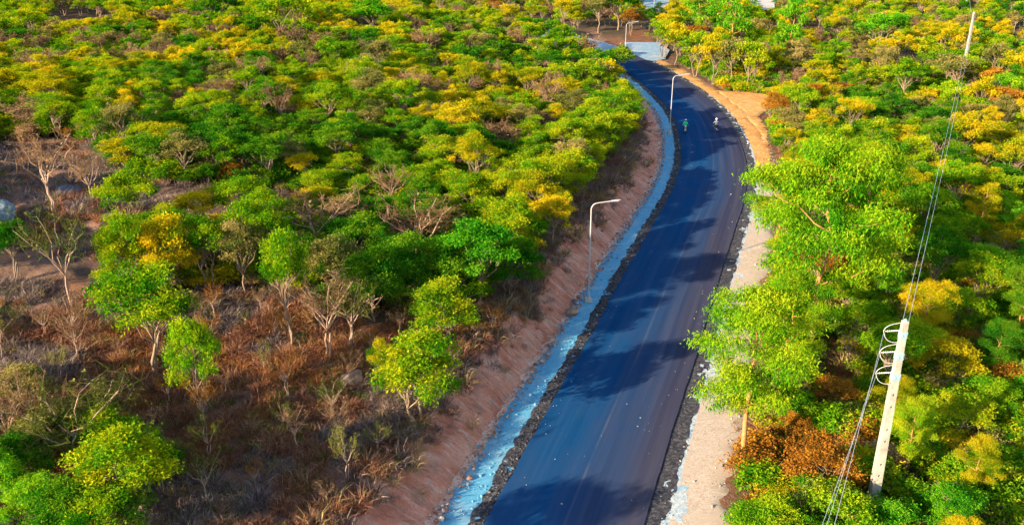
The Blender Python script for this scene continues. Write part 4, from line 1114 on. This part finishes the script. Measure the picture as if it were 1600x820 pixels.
# ------------------------------------------------------------------ utility poles and wires
def utility_pole(x, y, z, h, rz, label, arms=True):
    t = thing('utility_pole', label, 'utility pole', (x, y, z), rz, 'concrete poles of the power line')
    b0, b1 = 0.26, 0.135; d0, d1 = 0.18, 0.11
    vs = []; fs = []; L = 12
    for i in range(L + 1):
        f = i / L; a = b0 + (b1 - b0) * f; d = d0 + (d1 - d0) * f; zz = -0.3 + (h + 0.3) * f
        vs += [(-a, -d, zz), (a, -d, zz), (a, d, zz), (-a, d, zz)]
    for i in range(L):
        for k in range(4): fs.append((i * 4 + k, i * 4 + (k + 1) % 4, i * 4 + 4 + (k + 1) % 4, i * 4 + 4 + k))
    fs += [(3, 2, 1, 0), tuple(L * 4 + k for k in range(4))]
    mb = MB(); mb.add(vs, fs); shaft = mb.build('shaft', M['concrete'], t, False)
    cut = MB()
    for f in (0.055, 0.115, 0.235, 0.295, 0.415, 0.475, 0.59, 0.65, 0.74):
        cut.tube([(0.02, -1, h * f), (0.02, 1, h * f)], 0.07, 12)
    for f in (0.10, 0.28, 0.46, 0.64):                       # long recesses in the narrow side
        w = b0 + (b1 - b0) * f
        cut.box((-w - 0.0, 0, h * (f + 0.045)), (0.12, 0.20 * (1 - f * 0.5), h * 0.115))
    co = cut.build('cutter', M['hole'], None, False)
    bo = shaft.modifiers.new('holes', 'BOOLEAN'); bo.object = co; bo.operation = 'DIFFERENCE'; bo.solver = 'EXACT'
    bpy.context.view_layer.update()
    dg = bpy.context.evaluated_depsgraph_get()
    co.location = t.location; co.rotation_euler = t.rotation_euler; bpy.context.view_layer.update(); dg.update()
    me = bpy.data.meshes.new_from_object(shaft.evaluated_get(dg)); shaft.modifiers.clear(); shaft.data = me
    bpy.data.objects.remove(co)
    bv = shaft.modifiers.new('bevel', 'BEVEL'); bv.width = 0.012; bv.segments = 1; bv.limit_method = 'ANGLE'
    for i, f in enumerate((0.955, 0.855, 0.755)):
        zz = h * f; a = b0 + (b1 - b0) * (f - 0.02); d = d0 + (d1 - d0) * (f - 0.02)
        if arms:
            mb = MB(); mb.box((0, 0, zz - 0.22), (2 * a + 0.05, 2 * d + 0.05, 0.34)); cl = mb.build('clamp', M['clamp'], t, False, 0.01)
            mb = MB()
            for sx in (-1, 1): mb.tube([(sx * (a * 0.6), -d - 0.07, zz - 0.22), (sx * (a * 0.6), d + 0.07, zz - 0.22)], 0.025, 6)
            mb.build('bolt', M['galv'], cl)
            mb = MB(); pts = []; rad = []
            n = 28
            for k in range(n + 1):
                pts.append((-a - 0.75 * k / n, 0, zz + 0.01)); rad.append(0.028 if k in (0, 1, n) else (0.045 if k % 4 == 0 else 0.022))
            mb.tube(pts, rad, 8); mb.build('insulator', M['insul'], t)
            mb = MB(); pts = []
            for k in range(17):
                w = R(100 + 165 * k / 16)
                pts.append((-a - 0.18 + 0.62 * math.cos(w) * (1.05 if k < 9 else 1.0), 0.0, zz + 0.02 + (0.36 if k < 8 else 0.62) * math.sin(w)))
            pts = [(-a + 0.02, 0, zz + 0.42)] + pts + [(-a + 0.02, 0, zz - 0.62)]
            mb.tube(pts, 0.015, 6); mb.build('jumper_wire', M['insul'], t)
    mb = MB(); mb.tube([(0, 0, h - 0.02), (0, 0, h + 0.10)], [0.13, 0.05], 10); mb.build('cap', M['clamp'], t)
    return t
PX, PY = flat(1362, 790)
PH = 10.4
PZ = gh(PX, PY)
utility_pole(PX, PY, PZ, PH - PZ, 0.10, 'near concrete utility pole with round holes and three looped insulator arms')
FX, FY = 80.0, 160.0
utility_pole(FX, FY, -0.8, 11.3, 0.35, 'distant pale concrete pole above the emerald tree near the frame edge', False)
utility_pole(119.0, 243.0, -0.8, 10.0, 0.35, 'farthest pale pole just showing at the upper frame edge', False)
def wire(a, b, sag, label, r=0.02, n=30):
    a = Vector(a); b = Vector(b); mb = MB(); pts = []
    for k in range(n + 1):
        t = k / n; p = a.lerp(b, t); p.z -= 4 * sag * t * (1 - t); pts.append(p)
    mb.tube(pts, r, 5); o = mb.build('power_line', M['wire'])
    return tag(o, label, 'cable', 'wires of the power line')
dxl, dyl = FX - PX, FY - PY
ln = math.hypot(dxl, dyl); ux, uy = dxl / ln, dyl / ln
for i, f in enumerate((0.955, 0.855, 0.755)):
    zz = PZ + (PH - PZ) * f
    ax, ay = PX - 0.95, PY - 0.1
    wire((ax, ay, zz - 0.02), (ax - ux * 44 - 1.2 * i, ay - uy * 44, zz - 0.2), 0.8,
         ['topmost wire running from the near pole to the lower frame edge', 'middle wire running from the near pole to the lower frame edge', 'lowest wire running from the near pole to the lower frame edge'][i], 0.009)
wire((PX - 0.12, PY, PH + 0.04), (FX - 0.15, FY, 10.2), 3.0, 'upper overhead wire from the near pole top to the distant pole', 0.011)
wire((PX + 0.15, PY, PH - 0.35), (FX + 0.35, FY, 9.9), 3.0, 'second overhead wire from the near pole to the distant pole', 0.011)
wire((FX, FY, 10.2), (119, 243, 8.9), 2.0, 'overhead wire from the distant pole to the farthest pole', 0.016)

# ------------------------------------------------------------------ motorcycles and riders
def mat_plain(name, c, rough=0.5): return simple(name, c, rough, var=0.08)
MM = {'black': mat_plain('rubber_black', (0.015, 0.015, 0.018), 0.7), 'white': mat_plain('paint_white', (0.75, 0.76, 0.78), 0.3), 'silver': mat_plain('metal_silver', (0.55, 0.57, 0.6), 0.35),
      'navy': mat_plain('cloth_navy', (0.02, 0.025, 0.05), 0.9), 'green': mat_plain('jacket_green', (0.06, 0.88, 0.30), 0.8), 'grey': mat_plain('cloth_pale_grey', (0.24, 0.27, 0.31), 0.9),
      'skin': mat_plain('skin', (0.45, 0.26, 0.17), 0.6), 'red': mat_plain('paint_red', (0.5, 0.03, 0.03), 0.3), 'helmet_w': mat_plain('helmet_white', (0.8, 0.8, 0.8), 0.25), 'dark': mat_plain('paint_dark', (0.03, 0.035, 0.05), 0.3)}
def ring(mb, c, rad, r, n=24, m=8):
    vs = []; fs = []
    for i in range(n):
        a = 2 * math.pi * i / n
        for j in range(m):
            b = 2 * math.pi * j / m; q = rad + r * math.cos(b)
            vs.append((c[0] + r * 0.8 * math.sin(b), c[1] + q * math.cos(a), c[2] + q * math.sin(a)))
    for i in range(n):
        for j in range(m): fs.append((i * m + j, i * m + (j + 1) % m, ((i + 1) % n) * m + (j + 1) % m, ((i + 1) % n) * m + j))
    mb.add(vs, fs)
def loft(mb, secs, n=12):
    """secs: (y, z, half width, half height)"""
    vs = []; fs = []
    for (y, z, w, h) in secs:
        for k in range(n):
            a = 2 * math.pi * k / n; vs.append((w * math.cos(a), y, z + h * math.sin(a)))
    for i in range(len(secs) - 1):
        for k in range(n): fs.append((i * n + k, i * n + (k + 1) % n, (i + 1) * n + (k + 1) % n, (i + 1) * n + k))
    fs += [tuple(reversed(range(n))), tuple((len(secs) - 1) * n + k for k in range(n))]
    mb.add(vs, fs)
def motorcycle(x, y, rz, paint, label):
    t = thing('motorcycle', label, 'motorcycle', (x, y, 0.055), rz, 'motorcycles on the road')
    for wy in (0.62, -0.60):
        mb = MB(); ring(mb, (0, wy, 0.29), 0.245, 0.05); w = mb.build('wheel', MM['black'], t)
        mb = MB(); ring(mb, (0, wy, 0.29), 0.19, 0.02)
        for k in range(5):
            a = k * 1.257; mb.tube([(0, wy, 0.29), (0, wy + 0.19 * math.cos(a), 0.29 + 0.19 * math.sin(a))], 0.016, 5)
        mb.tube([(-0.06, wy, 0.29), (0.06, wy, 0.29)], 0.04, 8); mb.build('rim', MM['silver'], w)
    mb = MB(); loft(mb, [(-0.78, 0.66, 0.05, 0.05), (-0.6, 0.62, 0.13, 0.11), (-0.25, 0.56, 0.14, 0.14), (0.0, 0.45, 0.10, 0.11), (0.22, 0.42, 0.10, 0.10), (0.36, 0.55, 0.11, 0.14)]); mb.build('body', paint, t)
    mb = MB(); loft(mb, [(-0.75, 0.76, 0.08, 0.03), (-0.5, 0.77, 0.13, 0.05), (-0.1, 0.73, 0.12, 0.045), (0.08, 0.67, 0.07, 0.03)]); mb.build('seat', MM['black'], t)
    mb = MB(); loft(mb, [(0.30, 0.62, 0.20, 0.24), (0.38, 0.70, 0.24, 0.26), (0.44, 0.72, 0.12, 0.18)]); mb.build('leg_shield', paint, t)
    mb = MB()
    for sx in (-1, 1): mb.tube([(sx * 0.085, 0.62, 0.29), (sx * 0.085, 0.45, 0.85)], 0.024, 8)
    mb.build('fork', MM['silver'], t)
    mb = MB(); loft(mb, [(0.84, 0.50, 0.05, 0.02), (0.66, 0.60, 0.075, 0.03), (0.46, 0.56, 0.07, 0.03)]); mb.build('mudguard', MM['silver'], t)
    mb = MB(); mb.tube([(-0.34, 0.30, 1.02), (-0.15, 0.40, 0.98), (0.15, 0.40, 0.98), (0.34, 0.30, 1.02)], 0.016, 8); mb.build('handlebar', MM['silver'], t)
    for sx in (-1, 1):
        mb = MB(); mb.tube([(sx * 0.36, 0.29, 1.02), (sx * 0.23, 0.35, 1.0)], 0.022, 8); mb.build('grip', MM['black'], t)
        mb = MB(); mb.tube([(sx * 0.24, 0.36, 1.0), (sx * 0.30, 0.36, 1.18)], 0.008, 5); mb.tube([(sx * 0.30, 0.35, 1.2), (sx * 0.30, 0.38, 1.2)], 0.05, 10); mb.build('mirror', MM['black'], t)
    mb = MB(); mb.tube([(0, 0.42, 0.93), (0, 0.52, 0.93), (0, 0.55, 0.93)], [0.10, 0.095, 0.06], 12); mb.build('headlight', MM['helmet_w'], t)
    mb = MB(); mb.box((0, -0.80, 0.67), (0.16, 0.05, 0.08)); mb.build('tail_light', MM['red'], t, False, 0.01)
    mb = MB(); mb.box((0, -0.86, 0.5), (0.19, 0.012, 0.14)); mb.build('number_plate', MM['white'], t, False)
    mb = MB(); mb.tube([(0.15, 0.1, 0.28), (0.17, -0.3, 0.30), (0.17, -0.78, 0.38)], [0.03, 0.05, 0.045], 10); mb.build('exhaust', MM['silver'], t)
    return t
def rider(x, y, rz, label, top, legs, helm, turn=0.0):
    """one continuous seated body grown round a skeleton; y is forward"""
    J = [((0, -0.22, 0.86), 0.145), ((0, -0.18, 1.08), 0.14), ((0, -0.12, 1.30), 0.155), ((0, -0.08, 1.42), 0.075), ((0, -0.05, 1.56), 0.085), ((0, -0.04, 1.64), 0.075)]
    E_ = [(0, 1), (1, 2), (2, 3), (3, 4), (4, 5)]
    for sx in (-1, 1):
        b = len(J)
        J += [((sx * 0.19, -0.11, 1.34), 0.072), ((sx * 0.31, 0.02, 1.14), 0.052), ((sx * 0.31, 0.22, 1.05), 0.040), ((sx * 0.30, 0.30, 1.045), 0.042)]
        E_ += [(2, b), (b, b + 1), (b + 1, b + 2), (b + 2, b + 3)]
        c = len(J)
        for k, (dx, l) in enumerate(((-0.03, 0.05), (-0.01, 0.058), (0.012, 0.055), (0.032, 0.045))):   # fingers curl over the grip
            J += [((sx * (0.30 + dx), 0.335, 1.055), 0.010), ((sx * (0.30 + dx), 0.345, 1.055 - l), 0.009)]
            E_ += [(b + 3, c + 2 * k), (c + 2 * k, c + 2 * k + 1)]
        c = len(J); J += [((sx * 0.255, 0.30, 1.02), 0.011)]; E_ += [(b + 3, c)]
        c = len(J)
        J += [((sx * 0.13, -0.14, 0.82), 0.105), ((sx * 0.22, 0.24, 0.76), 0.075), ((sx * 0.21, 0.12, 0.40), 0.055), ((sx * 0.21, 0.12, 0.33), 0.045), ((sx * 0.22, 0.26, 0.29), 0.042)]
        E_ += [(0, c), (c, c + 1), (c + 1, c + 2), (c + 2, c + 3), (c + 3, c + 4)]
    me = bpy.data.meshes.new('person'); me.from_pydata([j[0] for j in J], E_, [])
    o = link('person', me)
    o.modifiers.new('skin', 'SKIN')
    for v, j in zip(me.skin_vertices[0].data, J): v.radius = (j[1], j[1])
    me.skin_vertices[0].data[0].use_root = True
    sb = o.modifiers.new('smooth', 'SUBSURF'); sb.levels = 2; sb.render_levels = 2
    bpy.context.view_layer.update()
    dg = bpy.context.evaluated_depsgraph_get(); nm = bpy.data.meshes.new_from_object(o.evaluated_get(dg))
    o.modifiers.clear(); o.data = nm
    for m in (top, legs, MM['skin'], MM['dark']): nm.materials.append(m)
    for p in nm.polygons:
        c = p.center; p.use_smooth = True
        p.material_index = 3 if c.z < 0.36 else 1 if c.z < 0.92 and abs(c.y) < 0.5 and not (abs(c.x) > 0.25 and c.z > 0.9) else 2 if (c.z > 1.44 or c.y > 0.24) else 0
    o.location = (x, y, 0.055); o.rotation_euler = (0, 0, rz)
    tag(o, label, 'person', 'riders on the road')
    mb = MB(); n = 14; vs = []; fs = []
    for i in range(8):
        f = i / 7 * R(118); 
        for k in range(n):
            a = 2 * math.pi * k / n; vs.append((0.132 * math.sin(f) * math.cos(a), -0.04 + 0.15 * math.sin(f) * math.sin(a), 1.66 + 0.14 * math.cos(f)))
    for i in range(7):
        for k in range(n): fs.append((i * n + k, (i + 1) * n + k, (i + 1) * n + (k + 1) % n, i * n + (k + 1) % n))
    mb.add(vs, fs); mb.build('helmet', helm, o)
    mb = MB(); vs = []
    for k in range(9):
        a = R(25 + 130 * k / 8); vs += [(0.138 * math.cos(a), -0.04 + 0.157 * math.sin(a), 1.645), (0.134 * math.cos(a), -0.04 + 0.15 * math.sin(a), 1.58)]
    mb.add(vs, [(2 * k, 2 * k + 1, 2 * k + 3, 2 * k + 2) for k in range(8)]); mb.build('visor', MM['dark'], o)
    return o
def ride(px, py, away, paint, lab_m, lab_p, top, legs, helm):
    x, y = flat(px, py); s, al = road_off(x, y); k = int(np.argmin(np.abs(SL - al[0])))
    rz = math.atan2(TT[k, 1], TT[k, 0]) - math.pi / 2 + (0 if away else math.pi)
    motorcycle(x, y, rz, paint, lab_m); return rider(x, y, rz, lab_p, top, legs, helm)
ride(1070, 208, False, MM['dark'], 'dark motorcycle under the rider in the green jacket', 'person in a bright green jacket and white helmet riding towards the camera', MM['green'], MM['navy'], MM['helmet_w'])
ride(1118, 206, True, MM['dark'], 'dark motorcycle with a white plate in the sunny outer lane', 'person in a pale grey shirt riding away from the camera', MM['grey'], MM['navy'], MM['helmet_w'])
